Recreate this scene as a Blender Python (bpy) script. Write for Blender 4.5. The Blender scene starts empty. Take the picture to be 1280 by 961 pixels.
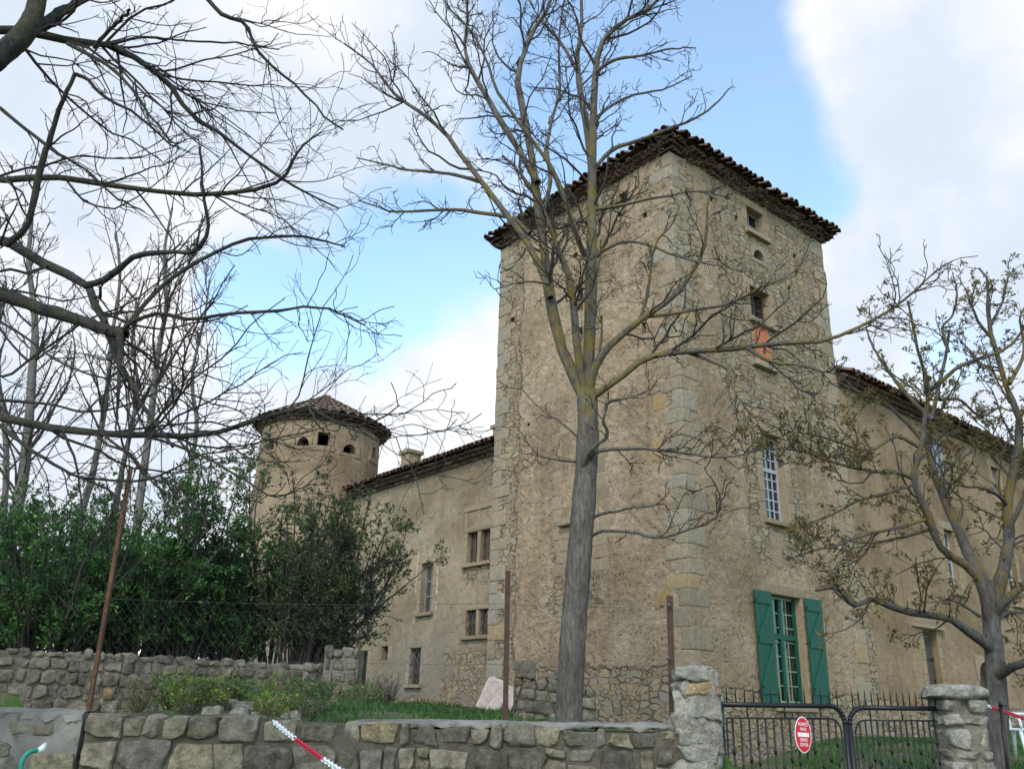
import bpy, math, random
import numpy as np
from mathutils import Matrix, Vector
random.seed(7); rng = np.random.default_rng(11)
S = bpy.context.scene
COL = S.collection
# ------------------------------------------------------------------ camera
F_PX, YAW, PIT, ROL = 1074.86, math.radians(-39.219), math.radians(20.655), math.radians(1.635)
CAM = np.array([-14.661, -11.836, 0.0])
def _axes():
    cy, sy, cp, sp, cr, sr = math.cos(YAW), math.sin(YAW), math.cos(PIT), math.sin(PIT), math.cos(ROL), math.sin(ROL)
    fw = np.array([-sy*cp, cy*cp, sp]); rt = np.array([cy, sy, 0.0]); up = np.cross(rt, fw)
    return cr*rt + sr*up, -sr*rt + cr*up, fw
AR, AU, AF = _axes()
RT = np.array([math.cos(YAW), math.sin(YAW), 0.0]); FH = np.array([-math.sin(YAW), math.cos(YAW), 0.0])
cd = bpy.data.cameras.new('camera'); cam = bpy.data.objects.new('camera', cd); COL.objects.link(cam)
cd.sensor_width = 36; cd.lens = F_PX/1280*36; cd.clip_start = 0.1; cd.clip_end = 6000
m = Matrix.Identity(4)
for i in range(3):
    m[i][0], m[i][1], m[i][2], m[i][3] = AR[i], AU[i], -AF[i], CAM[i]
cam.matrix_world = m
S.camera = cam
def ray(x, y): return AF + (x-640)/F_PX*AR - (y-480.5)/F_PX*AU
def at(x, y, D):                       # the point seen at photo pixel (x, y), D metres ahead over the ground
    d = ray(x, y); return CAM + d*(D/(d @ FH))
def uv(u, v, z): return CAM + u*RT + v*FH + np.array([0, 0, z])
def loc(P): d = np.asarray(P)-CAM; return d @ RT, d @ FH
# ------------------------------------------------------------------ world, sun, exposure
W = bpy.data.worlds.new('World'); S.world = W; W.use_nodes = True
SUN_DIR = np.array([-0.62, -0.42, 0.66]); SUN_DIR /= np.linalg.norm(SUN_DIR)
SKY_STRENGTH, CLOUD_VALUE, SUN_STRENGTH, SUN_ANGLE, EXPOSURE = 0.15, 9.3, 2.6, 12, -0.38
S.view_settings.view_transform = 'Standard'; S.view_settings.look = 'None'
S.view_settings.exposure = EXPOSURE; S.view_settings.gamma = 1
S.view_settings.use_curve_mapping = False

def nd(t, typ, ins=None, **props):
    n = t.nodes.new(typ)
    for k, v in props.items(): setattr(n, k, v)
    for k, v in (ins or {}).items():
        s = n.inputs[k]
        if isinstance(v, bpy.types.NodeSocket): t.links.new(v, s)
        elif isinstance(v, bpy.types.Node): t.links.new(v.outputs[0], s)
        else: s.default_value = v
    return n
def mth(t, op, a, b=0.0, c=None, clamp=False):
    i = {0: a, 1: b}
    if c is not None: i[2] = c
    return nd(t, 'ShaderNodeMath', i, operation=op, use_clamp=clamp).outputs[0]
def sstep(t, x, a, b, lo=0.0, hi=1.0):
    return nd(t, 'ShaderNodeMapRange', {0: x, 1: a, 2: b, 3: lo, 4: hi}, interpolation_type='SMOOTHSTEP').outputs[0]
def mixc(t, f, a, b, blend='MIX'):
    n = nd(t, 'ShaderNodeMix', {0: f}, data_type='RGBA', blend_type=blend)
    for k, v in ((6, a), (7, b)):
        if isinstance(v, bpy.types.NodeSocket): t.links.new(v, n.inputs[k])
        else: n.inputs[k].default_value = (*v, 1) if len(v) == 3 else v
    return n.outputs[2]
def noise(t, vec, scale, detail=3, rough=0.55, out=0, dist=0.0):
    return nd(t, 'ShaderNodeTexNoise', {'Vector': vec, 'Scale': scale, 'Detail': detail, 'Roughness': rough, 'Distortion': dist}).outputs[out]
def ramp(t, f, stops):
    n = nd(t, 'ShaderNodeValToRGB', {0: f}); e = n.color_ramp.elements
    while len(e) < len(stops): e.new(0.5)
    for k, (p, c) in enumerate(stops): e[k].position = p; e[k].color = (*c, 1)
    return n.outputs[0]

t = W.node_tree; t.nodes.clear()
gen = nd(t, 'ShaderNodeTexCoord').outputs['Generated']
sky = nd(t, 'ShaderNodeTexSky', sky_type='NISHITA', sun_disc=False)
sky.sun_elevation = math.asin(SUN_DIR[2]); sky.sun_rotation = math.atan2(SUN_DIR[0], SUN_DIR[1])
sky.air_density = 1.0; sky.dust_density = 0.4; sky.ozone_density = 1.6
den = None
#   direction of a cloud bank (by pixel; banks outside the frame are added for the lighting), angular radius in degrees, weight
CL = [((480,170),10,.66),((370,60),11,.46),((130,150),15,.42),((20,420),9,.35),((240,570),8,.45),((575,440),5,.7),((610,520),5,.6),((480,530),5.5,.65),((390,510),4,.5),
      ((1205,130),9.5,.62),((1280,40),10,.55),((1140,30),7,.4),((1260,270),7,.55),((1075,365),4.2,.75),((1150,490),6,.6),((-400,300),26,.6),((1800,200),24,.5),((640,-1100),34,.4),((640,2300),60,.5),
      ((420,345),8,-.75),((540,320),5.5,-.5),((300,400),5,-.3),((850,110),8,-.6),((690,50),8,-.5),((960,190),6,-.5),((1200,405),3.5,-.4),((560,40),6,-.15)]
for (px, py), rad, w in CL:
    d = ray(px, py); d = d/np.linalg.norm(d)
    dot = nd(t, 'ShaderNodeVectorMath', {0: gen, 1: tuple(d)}, operation='DOT_PRODUCT').outputs['Value']
    b = sstep(t, dot, math.cos(math.radians(rad*1.35)), math.cos(math.radians(rad*.25)), 0, w)
    den = b if den is None else mth(t, 'ADD', den, b)
n1 = noise(t, gen, 5.0, 10, 0.60); n2 = noise(t, gen, 1.8, 4, 0.5)
raw = mth(t, 'ADD', den, mth(t, 'ADD', mth(t, 'MULTIPLY', mth(t, 'SUBTRACT', n1, .5), 2.1), mth(t, 'MULTIPLY', mth(t, 'SUBTRACT', n2, .5), .7)))
mask = sstep(t, raw, 0.0, 0.82)
veil = mth(t, 'ADD', mth(t, 'MULTIPLY', mask, .90), .10)
skyb = mixc(t, 1.0, sky.outputs[0], (3.5, 3.75, 3.45), 'MULTIPLY')
sh = noise(t, nd(t, 'ShaderNodeVectorMath', {0: gen, 1: (.3, .1, .2)}, operation='ADD').outputs[0], 4.0, 6, 0.55)
cv = CLOUD_VALUE
ccol = mixc(t, sstep(t, sh, .35, .65), (cv*.70, cv*.79, cv*.91), (cv, cv*1.0, cv*1.02))
skyc = mixc(t, veil, skyb, ccol)
bg = nd(t, 'ShaderNodeBackground', {0: skyc, 1: SKY_STRENGTH})
nd(t, 'ShaderNodeOutputWorld', {0: bg.outputs[0]})
sl = bpy.data.lights.new('sun', 'SUN'); so = bpy.data.objects.new('sun', sl); COL.objects.link(so)
sl.energy = SUN_STRENGTH; sl.angle = math.radians(SUN_ANGLE); sl.color = (1.0, .95, .87)
so.rotation_euler = Vector(-SUN_DIR).to_track_quat('-Z', 'Y').to_euler(); so.location = (-30, -20, 30)

# ------------------------------------------------------------------ mesh helpers
def norm(v): return v/(np.linalg.norm(v, axis=-1, keepdims=True)+1e-9)
class MB:
    """collects faces for ONE mesh object (world coordinates)"""
    def __init__(s): s.V = []; s.Q = []; s.T = []; s.n = 0; s.tint = []; s.mi = []; s.mt = []
    def add(s, V, Q=None, T=None, tint=0.5, mat=0):
        V = np.asarray(V, float).reshape(-1, 3)
        if Q is not None and len(Q):
            Q = np.asarray(Q, int).reshape(-1, 4); s.Q.append(Q+s.n); s.mi.append(np.full(len(Q), mat))
        if T is not None and len(T):
            T = np.asarray(T, int).reshape(-1, 3); s.T.append(T+s.n); s.mt.append(np.full(len(T), mat))
        s.V.append(V); s.n += len(V)
        s.tint.append(np.broadcast_to(np.asarray(tint, float), (len(V),)))
        return s
    def box(s, O, ax, lo, hi, tint=0.5, mat=0):
        O = np.asarray(O, float); ax = np.asarray(ax, float)
        c = np.array([[(lo, hi)[i][0], (lo, hi)[j][1], (lo, hi)[k][2]] for k in (0, 1) for j in (0, 1) for i in (0, 1)])
        return s.add(O + c @ ax, [(0,2,3,1),(4,5,7,6),(0,1,5,4),(2,6,7,3),(0,4,6,2),(1,3,7,5)], tint=tint, mat=mat)
    def tube(s, pts, r, sides=8, tint=0.5, cap=True):
        pts = np.asarray(pts, float); r = np.broadcast_to(np.asarray(r, float), (len(pts),))
        V, Q = tubes(pts[None], np.array(r)[None], sides); T = []
        if cap:
            k = len(pts); V = np.vstack([V, pts[:1], pts[-1:]])
            for i in range(sides):
                j = (i+1) % sides; T.append((j, i, k*sides)); T.append(((k-1)*sides+i, (k-1)*sides+j, k*sides+1))
        return s.add(V, Q, T, tint)
    def build(s, name, mats, parent=None, smooth=False):
        me = bpy.data.meshes.new(name)
        V = np.vstack(s.V)
        base = np.zeros(3)
        if parent is not None:
            q = parent
            while q is not None: base = base + np.array(q.location); q = q.parent
        V = V - base
        Q = np.vstack(s.Q) if s.Q else np.zeros((0, 4), int); T = np.vstack(s.T) if s.T else np.zeros((0, 3), int)
        nq, nt = len(Q), len(T)
        me.vertices.add(len(V)); me.vertices.foreach_set('co', V.astype(np.float32).ravel())
        me.loops.add(nq*4+nt*3); me.loops.foreach_set('vertex_index', np.concatenate([Q.ravel(), T.ravel()]).astype(np.int32))
        me.polygons.add(nq+nt)
        st = np.concatenate([np.arange(nq)*4, nq*4+np.arange(nt)*3]).astype(np.int32)
        me.polygons.foreach_set('loop_start', st)
        mi = np.concatenate(([np.concatenate(s.mi)] if s.mi else []) + ([np.concatenate(s.mt)] if s.mt else [])).astype(np.int32)
        me.polygons.foreach_set('material_index', mi)
        me.polygons.foreach_set('use_smooth', np.full(nq+nt, bool(smooth)))
        a = me.attributes.new('tint', 'FLOAT', 'POINT'); a.data.foreach_set('value', np.concatenate(s.tint).astype(np.float32))
        for mm in (mats if isinstance(mats, (list, tuple)) else [mats]): me.materials.append(mm)
        me.update(calc_edges=True); me.validate()
        o = bpy.data.objects.new(name, me); COL.objects.link(o)
        if parent is not None: o.parent = parent
        return o
def tubes(P, R, sides, rough=0.):
    """P [n,k,3], R [n,k] -> verts, quads of n tubes"""
    n, k, _ = P.shape
    T = np.gradient(P, axis=1); T /= np.linalg.norm(T, axis=2, keepdims=True)+1e-12
    mean = P[:, -1]-P[:, 0]; mean = mean/(np.linalg.norm(mean, axis=1, keepdims=True)+1e-9)
    hlp = np.where(np.abs(mean[:, 2:3]) < .8, np.array([[0, 0, 1.]]), np.array([[1., 0, 0]]))
    ref = np.cross(mean, hlp)
    cl = np.linalg.norm(P[:, -1]-P[:, 0], axis=1) < 1e-6
    if cl.any(): ref[cl] = np.cross(P[cl, 1]-P[cl, 0], P[cl, k//4]-P[cl, 0])
    ref /= np.linalg.norm(ref, axis=1, keepdims=True)+1e-9
    B = np.cross(T, ref[:, None, :]); B /= np.linalg.norm(B, axis=2, keepdims=True)+1e-9
    N = np.cross(B, T)
    a = np.arange(sides)*2*np.pi/sides
    RR_ = R[:, :, None]*np.ones(sides)
    if rough:
        q_ = rng.normal(0, 1, RR_.shape); q_ = (q_+np.roll(q_, 1, 1)+np.roll(q_, 2, 1)+np.roll(q_, 3, 1))*.5; RR_ = RR_*(1+rough*q_)
    V = P[:, :, None, :] + RR_[..., None]*(np.cos(a)[None, None, :, None]*N[:, :, None, :]+np.sin(a)[None, None, :, None]*B[:, :, None, :])
    i = np.arange(n)[:, None, None]; j = np.arange(k-1)[None, :, None]; s = np.arange(sides)[None, None, :]; s2 = (s+1) % sides
    b = i*k*sides
    Q = np.stack([b+j*sides+s, b+j*sides+s2, b+(j+1)*sides+s2, b+(j+1)*sides+s], axis=-1).reshape(-1, 4)
    return V.reshape(-1, 3), Q
def tag(o, label=None, cat=None, group=None, kind=None):
    if label: o['label'] = label
    if cat: o['category'] = cat
    if group: o['group'] = group
    if kind: o['kind'] = kind
    return o
def empty(name, p, label, cat, group=None):
    o = bpy.data.objects.new(name, None); COL.objects.link(o); o.location = tuple(float(x) for x in p); o.empty_display_size = .2
    return tag(o, label, cat, group)
# rounded, lumpy stones -------------------------------------------------
_g = np.array([-1, -.9, -.62, -.2, .2, .62, .9, 1.])
def _cube(_g):
    V, Q, idx = [], [], {}; N_ = len(_g)-1
    def vid(p):
        k = tuple(np.round(p, 4))
        if k not in idx: idx[k] = len(V); V.append(p)
        return idx[k]
    for ax in range(3):
        for sg in (-1, 1):
            for i in range(N_):
                for j in range(N_):
                    q = []
                    for (a, b) in ((i, j), (i+1, j), (i+1, j+1), (i, j+1)):
                        p = [0, 0, 0]; p[ax] = sg; p[(ax+1) % 3] = _g[a]; p[(ax+2) % 3] = _g[b]; q.append(vid(p))
                    Q.append(q if sg > 0 else q[::-1])
    return np.array(V, float), np.array(Q)
CUBE_V, CUBE_Q = _cube(_g)
HI_V, HI_Q = _cube(np.array([-1, -.95, -.86, -.72, -.54, -.36, -.18, 0, .18, .36, .54, .72, .86, .95, 1.]))
def stone(mb, c, ax, h, r=.03, amp=.012, freq=6., skew=.06, tint=None, hi=False):
    """one stone: centre c, axes ax (3x3 rows), half size h"""
    CV, CQ = (HI_V, HI_Q) if hi else (CUBE_V, CUBE_Q)
    h = np.asarray(h, float); r = min(r, .9*h.min())
    p = CV*h; q = np.clip(p, -(h-r), h-r); d = p-q; L = np.linalg.norm(d, axis=1, keepdims=True)
    p = q + d/(L+1e-9)*np.minimum(L, r)
    sk = rng.normal(0, skew, 6); n = CV
    p[:, 0] *= 1+sk[0]*n[:, 2]+sk[1]*n[:, 1]; p[:, 2] *= 1+sk[2]*n[:, 0]; p[:, 1] *= 1+sk[3]*n[:, 0]+sk[4]*n[:, 2]
    nn = n/np.linalg.norm(n, axis=1, keepdims=True)
    dis = np.zeros(len(p))
    for k in range(4):
        w = rng.normal(0, freq*(1+.8*k), 3); dis += np.sin(p @ w + rng.uniform(0, 6.3))/(1+.7*k)
    if hi:                                             # chipped, broken faces: a few planes cut off corners, then fine roughness
        for k in range(9):
            pn = norm(rng.normal(size=3)*np.array([1, 1, .7])); e = np.abs(pn) @ h*rng.uniform(.76, .96); over = np.maximum(p @ pn-e, 0); p = p-over[:, None]*pn*.85
        for f, a_ in ((22, .0045), (45, .003), (80, .002)):
            w = rng.normal(0, f, (3, 3)); dis = dis+a_/max(amp, 1e-4)*sum(np.sin(p @ w[i]+rng.uniform(0, 6.3)) for i in range(3))*.6
    p = p + amp*dis[:, None]*nn
    mb.add(np.asarray(c)+p @ np.asarray(ax), CQ, tint=rng.random() if tint is None else tint)
# grown branches --------------------------------------------------------
def grow(P, R, dens, lf, ang=(30, 65), k=6, up=.05, wig=.25, tmin=.2, rfac=.6, rmin=.004, lmin=.1, lmax=9., taper=.35, bias=None):
    n, kp, _ = P.shape
    L = np.linalg.norm(np.diff(P, axis=1), axis=2).sum(1)
    cnt = rng.poisson(dens*L); idx = np.repeat(np.arange(n), cnt); m = len(idx)
    if m == 0: return np.zeros((0, k, 3)), np.zeros((0, k))
    tt = tmin+(1-tmin)*rng.random(m); f = tt*(kp-1); i0 = np.minimum(f.astype(int), kp-2); fr = (f-i0)[:, None]
    p0 = P[idx, i0]*(1-fr)+P[idx, i0+1]*fr; tg = norm(P[idx, i0+1]-P[idx, i0]); r0 = R[idx, i0]*(1-fr[:, 0])+R[idx, i0+1]*fr[:, 0]
    a = np.radians(rng.uniform(*ang, m))[:, None]
    pr = norm(np.cross(tg, rng.normal(size=(m, 3))))
    d = np.cos(a)*tg+np.sin(a)*pr
    if bias is not None: d = norm(d+np.asarray(bias))
    ln = np.clip(lf*L[idx]*(1-.55*tt)*rng.uniform(.45, 1.2, m), lmin, lmax)
    st = (ln/(k-1))[:, None]
    out = np.zeros((m, k, 3)); out[:, 0] = p0
    for j in range(1, k):
        out[:, j] = out[:, j-1]+d*st; d = norm(d+rng.normal(0, wig, (m, 3))+np.array([0, 0, up]))
    rs = np.maximum(np.minimum(rfac*r0, .012*ln+.003), rmin)
    rr = np.maximum(rs[:, None]*np.linspace(1, taper, k)[None], rmin*.75)
    return out, rr
def smooth_line(pts, k=20):
    p = np.asarray(pts, float)
    if len(p) == 2: return p[0]+(p[1]-p[0])*np.linspace(0, 1, k)[:, None]
    q = np.vstack([2*p[0]-p[1], p, 2*p[-1]-p[-2]]); out = []
    n = len(p)-1
    for f in np.linspace(0, n, k):
        i = min(int(f), n-1); s = f-i; a, b, c, d = q[i], q[i+1], q[i+2], q[i+3]
        out.append(.5*(2*b+(c-a)*s+(2*a-5*b+4*c-d)*s*s+(3*b-a-3*c+d)*s**3))
    return np.array(out)
def limb(pix, D0, D1, w0, w1, k=20, jit=.006):
    """a limb that follows the photograph's line while its depth runs from D0 to D1; widths in photo pixels"""
    n = len(pix); Ds = np.linspace(D0, D1, n)
    P = smooth_line([at(x, y, d) for (x, y), d in zip(pix, Ds)], k)
    dist = np.array([(p-CAM) @ AF for p in P])
    R = np.linspace(w0, w1, k)*.5*dist/F_PX
    P = P + rng.normal(0, 1, P.shape)*jit*np.linspace(0, 1, k)[:, None]
    return P, R
def leaves(mb, C, D, size, aspect=.5, spread=1., fold=.25):
    """diamond leaves at C, growing along D"""
    n = len(C); D = norm(D+rng.normal(0, spread, (n, 3))); S_ = norm(np.cross(D, rng.normal(size=(n, 3)))); N = np.cross(D, S_)
    s = (size*rng.uniform(.6, 1.3, n))[:, None]
    a = C; b = C+D*s*.5+S_*s*aspect*.5+N*s*fold*.3; c = C+D*s; e = C+D*s*.5-S_*s*aspect*.5+N*s*fold*.3
    V = np.stack([a, b, c, e], 1).reshape(-1, 3); Q = np.arange(n*4).reshape(-1, 4)
    mb.add(V, Q, tint=np.repeat(rng.random(n), 4))

# ------------------------------------------------------------------ materials
def newmat(name):
    mt = bpy.data.materials.new(name); mt.use_nodes = True; t = mt.node_tree; t.nodes.clear()
    return mt, t
def finish(t, col, rough=.9, height=None, bstr=.5, bdist=.02, spec=.3, metal=0., **kw):
    ins = {'Base Color': (*col, 1) if isinstance(col, tuple) else col, 'Roughness': rough, 'Metallic': metal, 'Specular IOR Level': spec}
    ins.update(kw)
    if height is not None:
        ins['Normal'] = nd(t, 'ShaderNodeBump', {'Height': height, 'Strength': bstr, 'Distance': bdist}).outputs[0]
    b = nd(t, 'ShaderNodeBsdfPrincipled', ins)
    nd(t, 'ShaderNodeOutputMaterial', {0: b.outputs[0]})
def worldpos(t): return nd(t, 'ShaderNodeNewGeometry').outputs['Position']
def tintattr(t): return nd(t, 'ShaderNodeAttribute', attribute_name='tint').outputs['Fac']
def mottled(name, c1, c2, scale=3., rough=.85, bump=.3, bscale=40., bdist=.01, c3=None, **kw):
    mt, t = newmat(name); p = worldpos(t)
    c = mixc(t, sstep(t, noise(t, p, scale, 6, .6), .32, .68), c1, c2)
    if c3: c = mixc(t, sstep(t, noise(t, p, scale*2.7, 5, .6), .52, .72), c, c3)
    finish(t, c, rough, noise(t, p, bscale, 5, .6), bump, bdist, **kw)
    return mt
def facade(name, boxes, render_a, render_b, stones, sc=(3.3, 6.8), grey=None, pit=1.0, amp=1.0, mortar=(.175, .127, .08), stains=None, lump=.8):
    """lime render over rubble; boxes (u0,u1,z0,z1,soft,weight) are where the rubble shows"""
    mt, t = newmat(name); pos = worldpos(t)
    X, Y, Z = (nd(t, 'ShaderNodeSeparateXYZ', {0: pos}).outputs[i] for i in range(3))
    U = mth(t, 'ADD', X, Y)
    v2 = nd(t, 'ShaderNodeCombineXYZ', {0: U, 1: Z, 2: 0.0}).outputs[0]
    wob = nd(t, 'ShaderNodeVectorMath', {0: noise(t, v2, 1.6, 3, .6, out=1), 1: (.5, .5, .5)}, operation='SUBTRACT').outputs[0]
    wob2 = nd(t, 'ShaderNodeVectorMath', {0: noise(t, v2, 9, 3, .6, out=1), 1: (.5, .5, .5)}, operation='SUBTRACT').outputs[0]
    wv = nd(t, 'ShaderNodeVectorMath', {0: v2, 1: nd(t, 'ShaderNodeVectorMath', {0: wob, 3: .34}, operation='SCALE').outputs[0]}, operation='ADD').outputs[0]
    wv = nd(t, 'ShaderNodeVectorMath', {0: wv, 1: nd(t, 'ShaderNodeVectorMath', {0: wob2, 3: .09}, operation='SCALE').outputs[0]}, operation='ADD').outputs[0]
    sv = nd(t, 'ShaderNodeVectorMath', {0: wv, 1: (sc[0], sc[1], 1)}, operation='MULTIPLY').outputs[0]
    vo = nd(t, 'ShaderNodeTexVoronoi', {'Vector': sv, 'Scale': 1., 'Randomness': .72}, voronoi_dimensions='2D', feature='F1')
    ve = nd(t, 'ShaderNodeTexVoronoi', {'Vector': sv, 'Scale': 1., 'Randomness': .72}, voronoi_dimensions='2D', feature='DISTANCE_TO_EDGE')
    vo2 = nd(t, 'ShaderNodeTexVoronoi', {'Vector': sv, 'Scale': 1.9, 'Randomness': .8}, voronoi_dimensions='2D', feature='F1')
    ve2 = nd(t, 'ShaderNodeTexVoronoi', {'Vector': sv, 'Scale': 1.9, 'Randomness': .8}, voronoi_dimensions='2D', feature='DISTANCE_TO_EDGE')
    pick = mth(t, 'GREATER_THAN', noise(t, wv, 1.9, 2, .5), .53)
    rnd = nd(t, 'ShaderNodeSeparateColor', {0: mixc(t, pick, vo.outputs['Color'], vo2.outputs['Color'])}).outputs[0]
    ed = mth(t, 'ADD', mth(t, 'MULTIPLY', ve.outputs['Distance'], mth(t, 'SUBTRACT', 1., pick)), mth(t, 'MULTIPLY', ve2.outputs['Distance'], mth(t, 'MULTIPLY', pick, 1.1)))
    edge = mth(t, 'ADD', ed, mth(t, 'MULTIPLY', mth(t, 'SUBTRACT', noise(t, v2, 9, 4, .6), .5), .12))
    jw = mth(t, 'MULTIPLY', sstep(t, noise(t, v2, 2.7, 5, .6), .35, .65), .13); jn = sstep(t, mth(t, 'SUBTRACT', edge, mth(t, 'MULTIPLY', jw, .3)), .0, mth(t, 'ADD', jw, .02))
    nmid = noise(t, v2, 4.5, 6, .62); nfine = noise(t, v2, 26, 5, .65); nbig = noise(t, v2, .55, 5, .6)
    stc = ramp(t, rnd, [(i/(len(stones)-1), c) for i, c in enumerate(stones)])
    stc = mixc(t, .55, stc, mixc(t, nfine, (.62, .6, .58), (1.25, 1.22, 1.16)), 'MULTIPLY')
    joint = mixc(t, sstep(t, noise(t, v2, 2.2, 3), .4, .6), mortar, tuple(min(1, x*1.5) for x in mortar))  # mortar colour is darkened, partly standing in for shadow in the joints
    rub = mixc(t, jn, joint, stc)
    ren = mixc(t, sstep(t, nmid, .3, .7), render_a, render_b)
    ren = mixc(t, .55, ren, mixc(t, sstep(t, nfine, .3, .7), (.84, .82, .80), (1.12, 1.12, 1.1)), 'MULTIPLY')
    ren = mixc(t, 1., ren, mixc(t, sstep(t, nbig, .3, .68), (.72, .67, .60), (1.16, 1.15, 1.13)), 'MULTIPLY')
    if grey:
        gm = sstep(t, mth(t, 'ADD', sstep(t, Z, grey[1], grey[2]), mth(t, 'MULTIPLY', mth(t, 'SUBTRACT', noise(t, v2, 1.3, 6, .65), .5), 2.2)), .45, 1.0)
        ren = mixc(t, mth(t, 'MULTIPLY', gm, .8), ren, grey[0])
    if stains:                                       # rain runs: narrow, tall streaks below the eave
        stv = nd(t, 'ShaderNodeVectorMath', {0: v2, 1: (2.2, .22, 1)}, operation='MULTIPLY').outputs[0]
        ren = mixc(t, mth(t, 'MULTIPLY', sstep(t, noise(t, stv, 1., 5, .65), .50, .74), .6), ren, stains)
    # lumpy holes and pits in the render
    pv = nd(t, 'ShaderNodeTexVoronoi', {'Vector': wv, 'Scale': 9.}, voronoi_dimensions='2D', feature='F1').outputs['Distance']
    pitm = mth(t, 'MULTIPLY', sstep(t, pv, .26, .10), sstep(t, noise(t, v2, 3.3, 4), .52, .62))
    msk = None
    for (u0, u1, z0, z1, sf, w) in boxes:
        b = mth(t, 'MULTIPLY', mth(t, 'MULTIPLY', sstep(t, U, u0-sf, u0+sf), sstep(t, U, u1+sf, u1-sf)),
                mth(t, 'MULTIPLY', sstep(t, Z, z0-sf, z0+sf), sstep(t, Z, z1+sf, z1-sf, 0, w)))
        msk = b if msk is None else mth(t, 'MAXIMUM', msk, b)
    msk = msk if msk is not None else 0.0
    mraw = mth(t, 'ADD', msk, mth(t, 'MULTIPLY', mth(t, 'SUBTRACT', noise(t, v2, 1.1, 6, .66), .5), 1.5*amp))
    mk = sstep(t, mraw, .46, .62)
    col = mixc(t, mk, ren, rub)
    hs = mth(t, 'ADD', mth(t, 'MULTIPLY', jn, .75), mth(t, 'ADD', mth(t, 'MULTIPLY', rnd, .35), mth(t, 'MULTIPLY', nfine, .3)))
    nl = noise(t, v2, 7, 5, .58)
    hr = mth(t, 'SUBTRACT', mth(t, 'ADD', mth(t, 'MULTIPLY', mth(t, 'ADD', mth(t, 'MULTIPLY', nmid, .5), nl), lump), mth(t, 'ADD', .75, mth(t, 'MULTIPLY', nfine, .35))), mth(t, 'MULTIPLY', pitm, .9*pit))
    h = mth(t, 'ADD', mth(t, 'MULTIPLY', hs, mk), mth(t, 'MULTIPLY', hr, mth(t, 'SUBTRACT', 1., mk)))
    finish(t, col, .95, h, 1.0, .085, spec=.15)
    return mt
def stonemat(name, stops, lichen=(.42, .40, .34), lich=.35, moss=None, bscale=30, soft=False):
    mt, t = newmat(name); p = worldpos(t); ti = tintattr(t)
    c = ramp(t, ti, stops)
    n = noise(t, p, 9, 7, .7); nf = noise(t, p, bscale, 6, .72)
    c = mixc(t, .9, c, mixc(t, sstep(t, n, .3, .7), (.78, .77, .75) if soft else (.52, .5, .47), (1.16, 1.15, 1.12) if soft else (1.4, 1.38, 1.3)), 'MULTIPLY')
    c = mixc(t, .7, c, mixc(t, sstep(t, nf, .25, .75), (.6, .6, .6), (1.3, 1.3, 1.3)), 'MULTIPLY')
    c = mixc(t, mth(t, 'MULTIPLY', sstep(t, noise(t, p, 5.3, 7, .7, dist=.4), .55, .7), lich), c, lichen)
    if moss: c = mixc(t, mth(t, 'MULTIPLY', sstep(t, noise(t, p, 3.1, 6, .7), .56, .70), .7), c, moss)
    finish(t, c, .93, mth(t, 'ADD', n, nf), .5 if soft else 1.0, .015 if soft else .034, spec=.2)
    return mt
def barkmat(name, a, b, lichen=None, amt=.6, zr=None, zscale=.25):
    mt, t = newmat(name); p = worldpos(t)
    q = nd(t, 'ShaderNodeVectorMath', {0: p, 1: (1, 1, zscale)}, operation='MULTIPLY').outputs[0]
    n = noise(t, q, 28, 6, .7, dist=.6)
    c = mixc(t, sstep(t, n, .3, .7), a, b)
    c = mixc(t, .7, c, mixc(t, sstep(t, noise(t, p, 3.5, 4), .3, .7), (.75, .74, .72), (1.2, 1.2, 1.2)), 'MULTIPLY')
    if lichen:
        l = sstep(t, noise(t, p, 3.6, 7, .68), .44, .58)
        if zr:
            Z = nd(t, 'ShaderNodeSeparateXYZ', {0: p}).outputs[2]
            l = mth(t, 'MULTIPLY', l, mth(t, 'MULTIPLY', sstep(t, Z, zr[0], zr[1]), sstep(t, Z, zr[3], zr[2])))
        c = mixc(t, mth(t, 'MULTIPLY', l, amt), c, lichen)
    finish(t, c, .92, n, 1.0, .03, spec=.2)
    return mt
def leafmat(name, stops, transl=.35):
    mt, t = newmat(name)
    c = ramp(t, tintattr(t), stops)
    c = mixc(t, .9, c, mixc(t, sstep(t, noise(t, worldpos(t), 1.5, 4, .6), .33, .67), (.55, .60, .6), (1.5, 1.4, 1.15)), 'MULTIPLY')
    d = nd(t, 'ShaderNodeBsdfPrincipled', {'Base Color': c, 'Roughness': .55, 'Specular IOR Level': .35})
    tr = nd(t, 'ShaderNodeBsdfTranslucent', {0: c})
    mx = nd(t, 'ShaderNodeMixShader', {0: transl, 1: d.outputs[0], 2: tr.outputs[0]})
    nd(t, 'ShaderNodeOutputMaterial', {0: mx.outputs[0]})
    return mt
def paint(name, c, rough=.5, dirt=.5, metal=0., c2=None):
    mt, t = newmat(name); p = worldpos(t)
    d = c2 or tuple(x*.6 for x in c)
    col = mixc(t, mth(t, 'MULTIPLY', sstep(t, noise(t, p, 9, 7, .7), .45, .75), dirt), c, d)
    finish(t, col, rough, noise(t, p, 60, 4), .25, .004, metal=metal)
    return mt
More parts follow.
